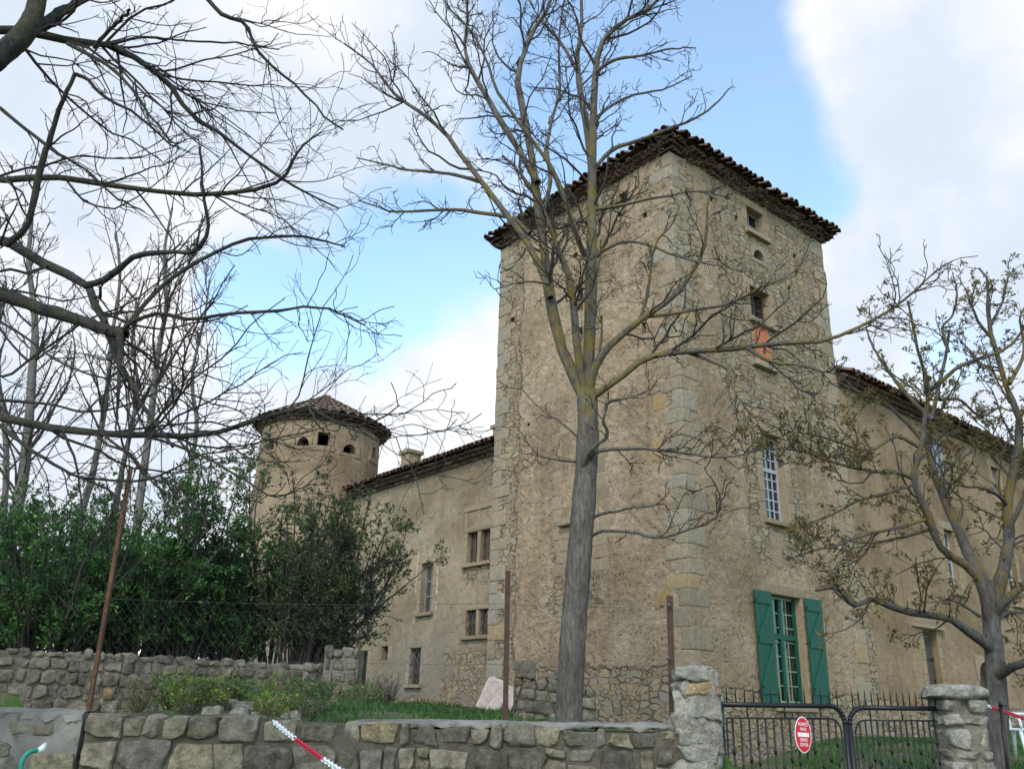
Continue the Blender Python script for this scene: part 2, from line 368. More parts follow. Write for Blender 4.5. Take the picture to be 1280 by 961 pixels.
def thin_glass(name, tintc=(.55, .6, .66)):
    mt, t = newmat(name)
    g = nd(t, 'ShaderNodeBsdfGlossy', {0: (.9, .95, 1, 1), 'Roughness': .06})
    tr = nd(t, 'ShaderNodeBsdfTransparent', {0: (*tintc, 1)})
    lw = nd(t, 'ShaderNodeLayerWeight', {0: .35}).outputs['Fresnel']
    mx = nd(t, 'ShaderNodeMixShader', {0: mth(t, 'ADD', mth(t, 'MULTIPLY', lw, .4), .05), 1: tr.outputs[0], 2: g.outputs[0]})
    nd(t, 'ShaderNodeOutputMaterial', {0: mx.outputs[0]})
    return mt
STN = [(.21, .152, .10), (.34, .255, .167), (.27, .215, .152), (.38, .27, .155), (.24, .178, .115), (.37, .30, .215), (.31, .215, .122), (.28, .245, .195)]
M = {}
M['face_right'] = facade('tower_right_facade', [(1.6, 8.4, 6.6, 15, 1.1, 1.), (-1, .9, 8, 15, .5, .9), (-1, 20, -3, .55, .25, 1.), (2.2, 4.6, 3.2, 7.2, .4, .75), (2.4, 4.5, 7, 15, .3, 1.)],
    (.385, .283, .193), (.285, .203, .133), STN, pit=.9, lump=.9, stains=(.20, .145, .095))
M['face_left'] = facade('tower_left_facade', [(5.7, 7.4, -3, 15, .45, .95), (-.5, .6, -3, 15, .35, .5), (-1, 8, -3, .95, .45, 1.), (2.2, 4.4, 12.2, 15, .4, .6), (-.5, 3.2, 9.2, 15, .9, .45), (2.4, 4.6, 1.9, 4.3, .5, .6)],
    (.44, .325, .222), (.315, .224, .147), STN, pit=1.2, lump=1.15, amp=1.12, stains=(.20, .145, .095))
M['wing_left'] = facade('left_wing_facade', [(7.2, 9.8, 5.9, 8, .5, .55), (8.2, 10.1, 3.3, 4.1, .3, .7), (8, 11.0, -2, 1.7, .5, .6), (7, 20, -2, .35, .3, .7)],
    (.345, .268, .187), (.275, .21, .143), STN, lump=.4, grey=((.24, .195, .145), 4.2, 0.4), pit=.5, amp=.95, stains=(.20, .165, .12))
M['wing_right'] = facade('right_wing_facade', [(6.4, 7.4, -2, 3.5, .3, .8), (6, 40, -3, .5, .3, .8), (7.5, 9, 1.0, 2.2, .4, .3)],
    (.31, .222, .138), (.245, .173, .106), STN, lump=.4, pit=.4, amp=.8, stains=(.19, .14, .09))
M['round'] = facade('round_tower_facade', [(10, 40, 5.6, 6.3, .3, .35)], (.325, .243, .162), (.25, .183, .122), STN, lump=.5, sc=(2.6, 5.), pit=.5, amp=.85, grey=((.24, .20, .15), 7.5, 3.))
M['quoin'] = stonemat('quoin_stone', [(0, (.25, .195, .135)), (.35, (.32, .242, .162)), (.6, (.275, .228, .17)), (.8, (.30, .252, .19)), (.93, (.34, .235, .125)), (1, (.29, .222, .148))], lichen=(.34, .29, .22), lich=.15, soft=True)
M['dressed'] = stonemat('dressed_stone', [(0, (.24, .178, .118)), (.5, (.32, .237, .157)), (1, (.28, .20, .125))], lichen=(.34, .29, .22), lich=.15, soft=True)
M['greystone'] = stonemat('grey_dressed_stone', [(0, (.24, .195, .145)), (1, (.30, .25, .185))], lich=.2, soft=True)
M['ochre'] = stonemat('ochre_stone', [(0, (.31, .195, .095)), (1, (.34, .215, .105))], lich=.1, soft=True)
M['wallstone'] = stonemat('field_stone', [(0, (.12, .105, .082)), (.25, (.22, .185, .135)), (.5, (.30, .255, .185)), (.72, (.17, .155, .13)), (.92, (.31, .26, .175)), (1, (.37, .25, .12))], lichen=(.36, .34, .28), lich=.5, moss=(.11, .11, .045))
M['retstone'] = stonemat('retaining_stone', [(0, (.12, .10, .08)), (.35, (.19, .16, .125)), (.65, (.235, .20, .155)), (.93, (.17, .145, .12)), (1, (.25, .15, .075))], lichen=(.32, .30, .26), lich=.4, moss=(.09, .085, .045))
M['palestone'] = stonemat('pale_stone', [(0, (.27, .24, .20)), (.5, (.36, .33, .28)), (.8, (.32, .28, .21)), (1, (.38, .27, .15))], lichen=(.46, .44, .40), lich=.5, moss=(.10, .095, .075))
M['mortar'] = mottled('old_mortar', (.20, .165, .12), (.12, .10, .072), 4, .95, .8, 22, .03)
M['palemortar'] = mottled('pale_mortar', (.30, .275, .235), (.20, .18, .15), 5, .95, .9, 24, .03)
M['darkmortar'] = mottled('dark_mortar', (.075, .06, .042), (.13, .107, .078), 6, .97, .8, 25, .03)
M['cement'] = mottled('weathered_cement', (.26, .235, .20), (.14, .128, .11), 2.2, .93, .6, 30, .02, c3=(.10, .095, .07))
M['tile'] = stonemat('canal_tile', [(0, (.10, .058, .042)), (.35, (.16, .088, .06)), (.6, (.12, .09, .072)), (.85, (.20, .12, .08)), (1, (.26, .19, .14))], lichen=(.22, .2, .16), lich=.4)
M['tilelight'] = stonemat('tile_painted_sunlit', [(0, (.19, .12, .085)), (.5, (.27, .175, .125)), (1, (.33, .25, .19))], lichen=(.34, .31, .26), lich=.5)  # paler copy of the roof tile, with sunlight put into its colour
M['oldwood'] = mottled('old_wood', (.055, .040, .030), (.10, .075, .055), 9, .85, .6, 50, .01)
M['greywood'] = mottled('grey_wood', (.16, .145, .14), (.24, .22, .215), 9, .85, .6, 60, .01)
M['green'] = paint('green_shutter_paint', (.007, .072, .044), .6, .7, c2=(.014, .05, .036))
M['greenpale'] = paint('pale_green_paint', (.17, .24, .16), .6, .5)
M['whitepaint'] = paint('white_window_paint', (.34, .35, .37), .6, .6)
M['iron'] = paint('black_iron', (.012, .011, .014), .42, .5, c2=(.03, .02, .016))
M['rust'] = mottled('rusty_iron', (.05, .028, .024), (.085, .042, .028), 16, .85, .5, 60, .004, c3=(.055, .032, .03))
M['rustbright'] = mottled('orange_rust', (.085, .04, .022), (.15, .07, .03), 7, .9, .5, 60, .004, c3=(.05, .032, .03))
M['wire'] = paint('galvanised_wire', (.09, .09, .09), .6, .6, .3)
M['brick'] = mottled('orange_brick', (.50, .155, .07), (.40, .12, .055), 12, .9, .4, 40, .01, c3=(.34, .16, .10))
M['glass'] = thin_glass('window_glass')
M['curtain'] = mottled('pale_blind', (.62, .62, .62), (.52, .52, .53), 3, .9, .2, 30, .005)
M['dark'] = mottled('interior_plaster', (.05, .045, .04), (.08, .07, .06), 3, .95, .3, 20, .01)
M['red'] = paint('red_plastic', (.50, .022, .04), .4, .3)
M['white'] = paint('white_plastic', (.72, .72, .72), .4, .2)
M['signred'] = paint('sign_red', (.55, .012, .03), .35, .2)
M['signwhite'] = paint('sign_white', (.72, .70, .68), .4, .2)
M['hose'] = paint('green_hose', (.02, .24, .16), .45, .3)
M['bark'] = barkmat('grey_bark', (.068, .055, .046), (.17, .143, .12), (.20, .145, .025), .65, (3.0, 4.6, 7.2, 9.5))
M['barktwig'] = barkmat('twig_bark', (.04, .033, .031), (.07, .058, .053), (.12, .095, .03), .12, zscale=1)
M['barkdark'] = barkmat('dark_bark', (.026, .023, .023), (.066, .057, .055), (.095, .088, .035), .4, zscale=1)
M['barkfar'] = barkmat('far_bark', (.10, .086, .082), (.18, .158, .148), (.16, .15, .09), .4)
M['barkr'] = barkmat('walnut_bark', (.06, .052, .046), (.13, .115, .102), (.15, .10, .025), .9, (1.1, 1.8, 4.6, 7))
M['twigr'] = barkmat('walnut_twig', (.055, .045, .04), (.09, .077, .067), (.15, .11, .03), .5, zscale=1)
M['shrub'] = leafmat('shrub_leaf', [(0, (.02, .04, .016)), (.4, (.035, .09, .026)), (.8, (.065, .165, .036)), (1, (.12, .23, .05))])
M['shrubolive'] = leafmat('lilac_leaf', [(0, (.035, .045, .02)), (.4, (.055, .085, .032)), (.75, (.085, .125, .04)), (1, (.10, .08, .065))])
M['weed'] = leafmat('weed_leaf', [(0, (.05, .11, .022)), (.5, (.11, .21, .03)), (.85, (.20, .28, .035)), (1, (.28, .26, .06))])
M['weeddark'] = leafmat('dark_weed_leaf', [(0, (.03, .075, .025)), (.6, (.06, .15, .035)), (1, (.13, .20, .045))])
M['grass'] = leafmat('grass_blade', [(0, (.022, .07, .018)), (.6, (.05, .13, .025)), (1, (.11, .18, .04))])
M['budleaf'] = leafmat('young_walnut_leaf', [(0, (.08, .055, .025)), (.5, (.14, .115, .04)), (.8, (.15, .085, .04)), (1, (.16, .16, .055))], .3)
M['dry'] = leafmat('dry_stalk', [(0, (.10, .08, .05)), (1, (.19, .155, .10))], .2)
M['slab'] = mottled('pale_slab', (.50, .42, .37), (.40, .32, .27), 5, .9, .5, 25, .015, c3=(.3, .2, .15))

# ------------------------------------------------------------------ ground
CP = np.array([  # u, v, z of the courtyard behind the front wall (metres right of / ahead of the camera)
    (-7, 9, -.3), (-3.5, 8.6, -.24), (-1.5, 8.6, -.22), (0, 8.6, -.22), (1.5, 8.6, -.25), (-3.4, 9.6, -.08), (-2, 10.5, -.05), (-4.5, 9.6, -.3), (-5.2, 10.2, -.3), (-.6, 14, -.2), (-1, 20, -.12), (-2.5, 26, 0.02), (-3, 31, .05), (1, 14, -.2), (2, 17, -.35),
    (3.2, 8.6, -1.45), (4.2, 8.8, -1.4), (2.6, 10, -1.38), (4.4, 12, -1.2), (3.9, 16.5, -1.25), (4.6, 14, -1.25), (5.6, 17.6, -1.1), (6.3, 15, -.62), (5.6, 12.5, -.95), (7.4, 18, -.6), (9, 20, -.4), (6.4, 10.5, -.85), (7, 9, -.8), (8, 12, -.55), (12, 20, -.3), (12, 12, -.4), (20, 30, 0), (-9, 30, .5), (0, 45, .2), (-20, 30, .6), (30, 14, 0)])
# retaining wall line in (u, v)
RA, RB = (-7.6, 10.0), (-2.55, 13.3)
def terr(u, v):
    d2 = (u[..., None]-CP[:, 0])**2+(v[..., None]-CP[:, 1])**2+.05
    w = 1/d2**2; z = (w*CP[:, 2]).sum(-1)/w.sum(-1)
    s = (RB[0]-RA[0])*(v-RA[1])-(RB[1]-RA[1])*(u-RA[0])
    z = np.where((s > .9) & (u < -2.35-np.maximum(v-13.3, 0)*.22), np.maximum(z, .5), z)
    z = np.where(v < 8.15, -1.47, z)
    return z
def zat(u, v): return float(terr(np.array([float(u)]), np.array([float(v)]))[0])
us = np.concatenate([np.array([-3000, -900, -300, -120, -60, -35]), np.arange(-22, 26, .4), np.array([35, 60, 120, 300, 900, 3000])])
vs = np.concatenate([np.array([-2000, -600, -150, -50, -20, -8, 0, 5, 7.5, 8.14, 8.16]), np.arange(8.5, 48, .4), np.array([60, 90, 150, 400, 1200, 4000])])
UU, VV = np.meshgrid(us, vs, indexing='ij'); ZZ = terr(UU, VV)
ZZ = ZZ + np.where(VV > 8.2, np.sin(UU*3.1+VV*1.7)*.015+np.sin(UU*1.3-VV*2.9)*.02, 0)
Pg = CAM+UU[..., None]*RT+VV[..., None]*FH+np.stack([0*ZZ, 0*ZZ, ZZ], -1)
a, b = len(us), len(vs); I, J = np.meshgrid(np.arange(a-1), np.arange(b-1), indexing='ij'); k0 = (I*b+J).ravel()
mt, t = newmat('earth_and_grass'); p = worldpos(t)
c = mixc(t, sstep(t, noise(t, p, 1.1, 6, .62), .36, .56), (.13, .105, .075), (.05, .095, .022))
c = mixc(t, .8, c, mixc(t, noise(t, p, 14, 6, .65), (.6, .6, .55), (1.4, 1.4, 1.3)), 'MULTIPLY')
finish(t, c, .95, noise(t, p, 16, 6, .65), .8, .04, spec=.15); M['ground'] = mt
o = MB().add(Pg.reshape(-1, 3), np.stack([k0, k0+b, k0+b+1, k0+1], 1)).build('ground', M['ground'], smooth=True); tag(o, kind='structure')
mt, t = newmat('road_asphalt'); p = worldpos(t)
c = mixc(t, noise(t, p, 1.2, 6, .6), (.05, .048, .046), (.085, .08, .075)); finish(t, c, .92, noise(t, p, 60, 5, .7), .6, .01); M['road'] = mt
rd = MB(); q = [uv(-80, 1.5, -1.462), uv(80, 1.5, -1.462), uv(80, 7.2, -1.462), uv(-80, 7.2, -1.462)]; rd.add(q, [(0, 1, 2, 3)])
tag(rd.build('road', M['road']), kind='structure')

# ------------------------------------------------------------------ the castle
TA, TB_, TH, ZB = 6.955, 6.823, 13.5, -1.9      # tower sides along x and y, eave height, foot
class Face:
    def __init__(s, O, U, N): s.O = np.array(O, float); s.U = np.array(U, float); s.N = np.array(N, float); s.ax = np.array([s.U, [0, 0, 1.], s.N])
    def p(s, u, z, n=0.): return s.O+u*s.U+np.array([0, 0, z])+n*s.N
    def box(s, mb, u0, u1, z0, z1, n0, n1, tint=.5, mat=0): mb.box(s.O, s.ax, (u0, z0, n0), (u1, z1, n1), tint, mat)
FR = Face((0, 0, 0), (1, 0, 0), (0, -1, 0))      # tower and right wing, u = x
FL = Face((0, 0, 0), (0, 1, 0), (-1, 0, 0))      # tower left, u = y
FW = Face((.8, 0, 0), (0, 1, 0), (-1, 0, 0))     # left wing, u = y
def wall(mb, fc, u0, u1, z0, z1, holes, depth=.38, mat=0, rmat=0):
    """front sheet with real openings and their reveals; holes are (u0,u1,z0,z1)"""
    xs = sorted({u0, u1, *[h[0] for h in holes], *[h[1] for h in holes]}); zs = sorted({z0, z1, *[h[2] for h in holes], *[h[3] for h in holes]})
    for i in range(len(xs)-1):
        for j in range(len(zs)-1):
            cu, cz = (xs[i]+xs[i+1])/2, (zs[j]+zs[j+1])/2
            if any(h[0] < cu < h[1] and h[2] < cz < h[3] for h in holes): continue
            mb.add([fc.p(xs[i], zs[j]), fc.p(xs[i+1], zs[j]), fc.p(xs[i+1], zs[j+1]), fc.p(xs[i], zs[j+1])], [(0, 1, 2, 3)], mat=mat)
    for (a, b, c, d) in holes:
        for (p, q) in (((a, c), (b, c)), ((b, c), (b, d)), ((b, d), (a, d)), ((a, d), (a, c))):
            mb.add([fc.p(*p), fc.p(*q), fc.p(*q, -depth), fc.p(*p, -depth)], [(0, 1, 2, 3)], mat=rmat)
def surround(fc, win, h, mats, w=.2, lintel=.26, sill=.14, proud=.012, sides=True, jag=.1, parent_name='surround'):
    mb = MB(); u0, u1, z0, z1 = h
    ax = fc.ax
    def st(a, b, c, d, nn=.1, ti=None):
        stone(mb, fc.p((a+b)/2, (c+d)/2, proud-nn/2), ax, ((b-a)/2, (d-c)/2, nn/2), .012, .003, 9, .0, ti)
    lw = w+.06
    st(u0-lw, u1+lw, z1+.004, z1+lintel)
    if sides:
        for s in (0, 1):
            z = z0
            while z < z1-.03:
                hh = min(rng.uniform(.26, .42), z1-z)
                if z1-(z+hh) < .14: hh = z1-z
                e = w+rng.uniform(0, jag)
                if s == 0: st(u0-e, u0-.004, z+.004, z+hh-.004)
                else: st(u1+.004, u1+e, z+.004, z+hh-.004)
                z += hh
    o = mb.build('stone_surround', mats, win, True)
    if sill:
        mb = MB(); stone(mb, fc.p((u0+u1)/2, z0-sill/2, .03), ax, ((u1-u0)/2+.14, sill/2, .09), .015, .003, 8, .0); mb.build('sill', mats, win, True)
    return o
def sash(fc, parent, name, h, cols, rows, n=-.26, bar=.032, fr=.06, mat=None, glass=True, mullion=0, transom=None):
    """a glazed wooden window: the part is the frame with its bars, its panes a sub-part"""
    mat = mat or M['whitepaint']; mb = MB(); u0, u1, z0, z1 = h
    fc.box(mb, u0, u0+fr, z0, z1, n-.03, n+.03); fc.box(mb, u1-fr, u1, z0, z1, n-.03, n+.03)
    fc.box(mb, u0+fr, u1-fr, z0, z0+fr, n-.03, n+.03); fc.box(mb, u0+fr, u1-fr, z1-fr, z1, n-.03, n+.03)
    iu0, iu1, iz0, iz1 = u0+fr, u1-fr, z0+fr, z1-fr
    for i in range(1, cols):
        x = iu0+(iu1-iu0)*i/cols; b = bar*(2.2 if mullion and i == mullion else 1)
        fc.box(mb, x-b/2, x+b/2, iz0, iz1, n-.015-.004*(b > bar), n+.018+.004*(b > bar))
    for j in range(1, rows):
        z = iz0+(iz1-iz0)*j/rows
        fc.box(mb, iu0, iu1, z-bar/2, z+bar/2, n-.012, n+.014)
    if transom: fc.box(mb, iu0, iu1, transom-.05, transom+.05, n-.035, n+.035)
    w = mb.build(name, mat, parent)
    if glass:
        g = MB(); g.add([fc.p(iu0, iz0, n), fc.p(iu1, iz0, n), fc.p(iu1, iz1, n), fc.p(iu0, iz1, n)], [(0, 1, 2, 3)]); g.build('pane', M['glass'], w)
    return w
def grille(fc, parent, h, n=-.08, nv=4, diamond=True, mat=None):
    mb = MB(); u0, u1, z0, z1 = h; w = u1-u0
    if diamond:
        st = w/2.5; zz = np.arange(z0-w*1.6, z1, st*1.6)
        for z in zz:
            for sg in (0, 1):
                a = np.array([0 if sg == 0 else w, z]); b = np.array([w if sg == 0 else 0, z+w*1.6])
                # clip to z0..z1
                p, q = a.copy(), b.copy(); dz = b[1]-a[1]
                if p[1] < z0: p = a+(b-a)*(z0-a[1])/dz
                if q[1] > z1: q = a+(b-a)*(z1-a[1])/dz
                if q[1]-p[1] < .02: continue
                mb.tube([fc.p(u0+p[0], p[1], n+.006*sg), fc.p(u0+q[0], q[1], n+.006*sg)], .009, 5)
    else:
        for i in range(nv): x = u0+w*(i+.5)/nv; mb.tube([fc.p(x, z0, n), fc.p(x, z1, n)], .011, 6)
        for z in np.arange(z0+.3, z1-.1, .5): mb.tube([fc.p(u0, z, n), fc.p(u1, z, n)], .010, 6)
    return mb.build('window_grille', mat or M['wire'], parent, True)
def tile_course(mb, p0, p1, out, proj, z, pitch=.2, r=.085, depth=.45, jit=.02, drop=0., thick=.022, seg=6):
    """a row of half-round canal tiles laid side by side, mouths outwards"""
    p0, p1, out = (np.array(x, float) for x in (p0, p1, out)); d = p1-p0; L = np.linalg.norm(d); d = d/L; n = max(1, int(L/pitch))
    a = np.linspace(0, np.pi, seg+1); c, s = np.cos(a), np.sin(a)
    for i in range(n):
        x = (i+.5)*L/n; pj = proj+rng.normal(0, jit); rr = r*rng.uniform(.92, 1.1); dz = rng.normal(0, jit*.35)
        cf = p0+d*x+out*pj+np.array([0, 0, z+dz-p0[2]*0]); cb = p0+d*x+out*(pj-depth)+np.array([0, 0, z+dz+drop])
        ring = []
        for cc, r_ in ((cf, rr), (cf, rr-thick), (cb, rr*.9), (cb, rr*.9-thick)):
            ring.append(cc+r_*(c[:, None]*d+s[:, None]*np.array([0, 0, 1.])))
        V = np.vstack(ring); m_ = seg+1; Q = []
        for k in range(seg):
            Q += [(k, k+1, 2*m_+k+1, 2*m_+k), (k, m_+k, m_+k+1, k+1), (m_+k, 3*m_+k, 3*m_+k+1, m_+k+1)]
        mb.add(V, Q, tint=rng.random())
def roof_rows(mb, eave0, eave1, top0, top1, pitch=.22, r=.095, jit=.012, over=.0):
    """a roof slope covered in barrel-tile rows running from the eave to the ridge, each row stepped tile by tile"""
    e0, e1, t0, t1 = (np.array(x, float) for x in (eave0, eave1, top0, top1)); L = np.linalg.norm(e1-e0); n = max(2, int(L/pitch))
    d = (e1-e0)/L
    nr = np.cross(d, t0-e0); nr /= np.linalg.norm(nr); nr = nr if nr[2] > 0 else -nr
    mb.add([e0-nr*.01, e1-nr*.01, t1-nr*.01, t0-nr*.01], [(0, 1, 2, 3)], tint=.3)
    mb.add([e0-nr*.05, e1-nr*.05, t1-nr*.05, t0-nr*.05], [(0, 3, 2, 1)], tint=.3)
    a = np.linspace(0, np.pi, 6); c, s = np.cos(a), np.sin(a)
    for i in range(n):
        f = (i+.5)/n; A = e0+(e1-e0)*f; 
        # row runs straight up the slope until it meets the hips
        up = (t0+t1)/2-(e0+e1)/2; Lt = np.linalg.norm(t1-t0)
        g = min(1., (1-abs(2*f-1))*L/max(L-Lt, 1e-6)); B = A+up*g
        ln = np.linalg.norm(B-A); k = max(1, int(ln/.4))
        ud = up/np.linalg.norm(up)
        for j in range(k):
            q0 = A+ud*(j*ln/k-(.05+rng.uniform(0, .05+jit*3) if j == 0 else .05))+nr*rng.normal(0, jit*.5); q1 = A+ud*((j+1)*ln/k)
            ti = rng.random(); o_ = rng.normal(0, jit)
            V = np.vstack([q0+nr*.025+d*o_+r*(c[:, None]*d+s[:, None]*nr), q1+d*o_+r*.85*(c[:, None]*d+s[:, None]*nr), q0+nr*.025+d*o_+(r-.02)*(c[:, None]*d+s[:, None]*nr)])
            Q = [(x, x+1, 6+x+1, 6+x) for x in range(5)]+[(x, 12+x, 12+x+1, x+1) for x in range(5)]
            mb.add(V, Q, tint=ti)
# ---- square tower
tower = empty('square_tower', (TA/2, TB_/2, ZB), 'tall square stone tower with green shutters and tiled eave behind the tallest tree', 'tower')
H_R = {'french': (2.84, 4.12, .27, 2.66), 'tall': (3.0, 3.93, 4.42, 6.62), 'mid': (3.03, 3.9, 9.72, 10.68), 'top': (3.17, 3.95, 12.42, 13.2), 'oval': (3.3, 3.86, 11.62, 11.93)}
put_r = [(5.3, 5.5, 12.35, 12.52), (5.35, 5.52, 11.72, 12.0), (1.55, 1.7, 12.62, 12.78), (2.6, 2.76, 12.45, 12.66), (4.9, 5.02, 11.2, 11.3)]
H_L = {'top': (1.5, 1.82, 12.62, 13.02), 'slit_a': (3.2, 3.42, 10.1, 10.75), 'slit_b': (3.22, 3.42, 9.15, 9.6)}
put_l = [(1.0, 1.14, 8.7, 9.0), (6.1, 6.3, 10.75, 10.88), (2.62, 2.78, 3.2, 3.6), (.85, 1.0, 11.9, 12.05), (3.4, 3.6, 11.8, 11.95), (5.3, 5.42, 7.3, 7.4)]
mb = MB()
wall(mb, FR, 0, TA, ZB, TH, list(H_R.values())+put_r, mat=0, rmat=2)
wall(mb, FL, 0, TB_, ZB, TH, list(H_L.values())+put_l, mat=1, rmat=1)
mb.add([(TA, 0, ZB), (TA, TB_, ZB), (TA, TB_, TH), (TA, 0, TH)], [(0, 1, 2, 3)], mat=1)
mb.add([(0, TB_, ZB), (TA, TB_, ZB), (TA, TB_, TH), (0, TB_, TH)], [(0, 3, 2, 1)], mat=1)
mb.build('wall', [M['face_right'], M['face_left'], M['dressed']], tower)
# floors inside close the shafts behind the openings
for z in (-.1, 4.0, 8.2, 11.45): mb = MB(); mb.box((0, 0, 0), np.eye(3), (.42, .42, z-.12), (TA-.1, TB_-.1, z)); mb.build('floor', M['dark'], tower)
mb = MB()
def quoins(mb, corner, dx, dy, z0, z1, proud=.014):
    z = z0; k = 0; ax = np.eye(3)
    while z < z1-.1:
        h = min(rng.uniform(.30, .48), z1-z); lo = rng.uniform(.52, .74); sh = rng.uniform(.26, .36)
        lx, ly = (lo, sh) if k % 2 == 0 else (sh, lo)
        lx *= dx; ly *= dy; x0, x1 = sorted((corner[0]-proud*dx, corner[0]+lx)); y0, y1 = sorted((corner[1]-proud*dy, corner[1]+ly))
        j = rng.normal(0, .006, 2)
        stone(mb, ((x0+x1)/2+j[0], (y0+y1)/2+j[1], z+h/2), ax, ((x1-x0)/2, (y1-y0)/2, h/2-.003), .014, .004, 7, .004)
        z += h; k += 1
for cn, dx, dy, pr in (((0, 0), 1, 1, .010), ((0, TB_), 1, -1, .022), ((TA, 0), -1, 1, .008)):
    mb = MB(); quoins(mb, cn, dx, dy, ZB, TH-.02, pr); mb.build('corner_stones', M['quoin'], tower, True)
# roof, with rough corbelled courses of tile below its edge
OV = .36
mb = MB(); apex = (TA/2, TB_/2, TH+1.95); ze = TH+.31
cs = [(-OV, -OV, ze), (TA+OV, -OV, ze), (TA+OV, TB_+OV, ze), (-OV, TB_+OV, ze)]
for i in range(4): roof_rows(mb, cs[i], cs[(i+1) % 4], apex, apex, .23, .1, .03)
troof = mb.build('roof', M['tile'], tower, True)
mb = MB()
for k, (pj, z) in enumerate(((.10, TH-.04), (.19, TH+.07), (.27, TH+.17))):
    for (p0, p1, out) in (((-pj, 0, 0), (TA+pj, 0, 0), (0, -1, 0)), ((0, -pj, 0), (0, TB_+pj, 0), (-1, 0, 0)), ((TA, -pj, 0), (TA, TB_+pj, 0), (1, 0, 0)), ((-pj, TB_, 0), (TA+pj, TB_, 0), (0, 1, 0))):
        tile_course(mb, p0, p1, out, pj, z, .19, .088, .5, .035)
    mb.box((0, 0, 0), np.eye(3), (-pj+.07, -pj+.07, z+.055), (TA+pj-.07, TB_+pj-.07, z+.115), tint=.2)
mb.build('eave_tiles', M['tile'], troof, True)
# openings of the right face
w = sash(FR, tower, 'french_window', H_R['french'], 4, 7, -.22, .028, .07, M['greenpale'], True, 2)
w['label'] = 'tall small paned green french window between green shutters'
mb = MB(); FR.box(mb, 3.43, 3.53, .34, 2.6, -.245, -.165); FR.box(mb, 2.915, 4.045, 1.68, 1.8, -.25, -.16); FR.box(mb, 2.845, 2.94, .28, 2.65, -.249, -.168); FR.box(mb, 4.02, 4.115, .28, 2.65, -.249, -.168)
mb.build('casement_frame', M['green'], w)
surround(FR, w, H_R['french'], M['dressed'], .2, .24, .16)
def shutter(u0, u1, z0, z1, tilt=.0):
    mb = MB(); n = 4; wd = (u1-u0)/n
    for i in range(n): FR.box(mb, u0+i*wd+.003, u0+(i+1)*wd-.003, z0, z1, .05, .085+.002*(i % 2))
    s = mb.build('shutter', M['green'], tower)
    mb = MB(); H = z1-z0
    for f in (.08, .52, .88): FR.box(mb, u0+.03, u1-.03, z0+H*f, z0+H*f+.11, .088, .115)
    for (f0, f1) in ((.135, .52), (.57, .88)):
        a = FR.p(u0+.06, z0+H*f0, .1); b = FR.p(u1-.06, z0+H*f1, .1)
        d = (b-a); L = np.linalg.norm(d); d /= L; up = np.cross(d, FR.N); mb.box(a, np.array([d, up, FR.N]), (0, -.05, -.012), (L, .05, .013))
    mb.build('brace', M['green'], s)
    for f in (.12, .9):
        for x in (u0, u1): mb = MB(); mb.tube([FR.p(x, z0+H*f-.06, .07), FR.p(x, z0+H*f+.06, .07)], .014, 6); mb.build('hinge', M['iron'], s, True)
    return s
shutter(2.16, 2.8, .27, 2.68); shutter(4.17, 4.87, .3, 2.68)
w = sash(FR, tower, 'window', H_R['tall'], 4, 8, -.24, .035, .06, M['whitepaint'], True, transom=5.75); w['label'] = 'tall white barred window high on the right face'
surround(FR, w, H_R['tall'], M['dressed'], .2, .24, .12)
w = sash(FR, tower, 'window', H_R['top'], 2, 2, -.24, .035, .06, M['greywood']); w['label'] = 'small window just under the tiled eave'
surround(FR, w, H_R['top'], M['dressed'], .17, .2, .13)
w = sash(FR, tower, 'window', H_R['mid'], 2, 2, -.24, .03, .05, M['oldwood'], True); w['label'] = 'dark window above the orange brick panel'
surround(FR, w, H_R['mid'], M['dressed'], .16, .2, .12)
mb = MB(); FR.box(mb, 3.08, 3.70, 8.5, 9.57, -.06, .016); bp = mb.build('brick_panel', M['brick'], tower)
mb = MB(); stone(mb, FR.p(3.36, 8.42, .05), FR.ax, (.5, .075, .11), .02, .004, 8, 0); mb.build('sill', M['greystone'], bp, True)
mb = MB(); stone(mb, FR.p(3.36, 9.63, .02), FR.ax, (.40, .05, .05), .015, .004, 8, 0); mb.build('ledge', M['greystone'], bp, True)
mb = MB(); stone(mb, FR.p(3.43, 8.98, .012), FR.ax, (.07, .16, .012), .01, .012, 14, .2); mb.build('broken_patch', M['dark'], bp, True)
BLK = ((3.0, 3.6, 8.05, 8.3), (3.62, 4.15, 8.08, 8.32), (3.15, 3.7, 7.78, 8.02), (3.72, 4.2, 7.8, 8.04), (3.1, 3.62, 3.75, 4.15), (3.64, 3.95, 3.4, 4.05), (3.1, 3.5, 3.3, 3.72))
# oval loophole: an arched stone frame with a dark opening
def loophole(fc, parent, h, mats):
    u0, u1, z0, z1 = h; mb = MB(); c = (u0+u1)/2; a = (u1-u0)/2; H = z1-z0; k = 10
    th = np.linspace(0, np.pi, k+1)
    inn = [fc.p(c+a*.92*math.cos(x), z0+.02+H*.93*math.sin(x), .0) for x in th]; out = []
    for x in th:
        cx, sx = math.cos(x), math.sin(x); s = max(abs(cx), abs(sx)); out.append(fc.p(c+(a+.1)*cx/s, z0-.0+(H+.09)*sx/s, .0))
    V = [q+fc.N*.015 for q in inn]+[q+fc.N*.015 for q in out]+[q-fc.N*.3 for q in inn]
    Q = [(i, i+1, k+1+i+1, k+1+i) for i in range(k)]+[(i, 2*(k+1)+i, 2*(k+1)+i+1, i+1) for i in range(k)]
    mb.add(V, Q); fc.box(mb, u0-.1, u1+.1, z0-.11, z0-.003, -.05, .02)
    return mb.build('loophole', mats, parent)
loophole(FR, tower, H_R['oval'], M['greystone'])
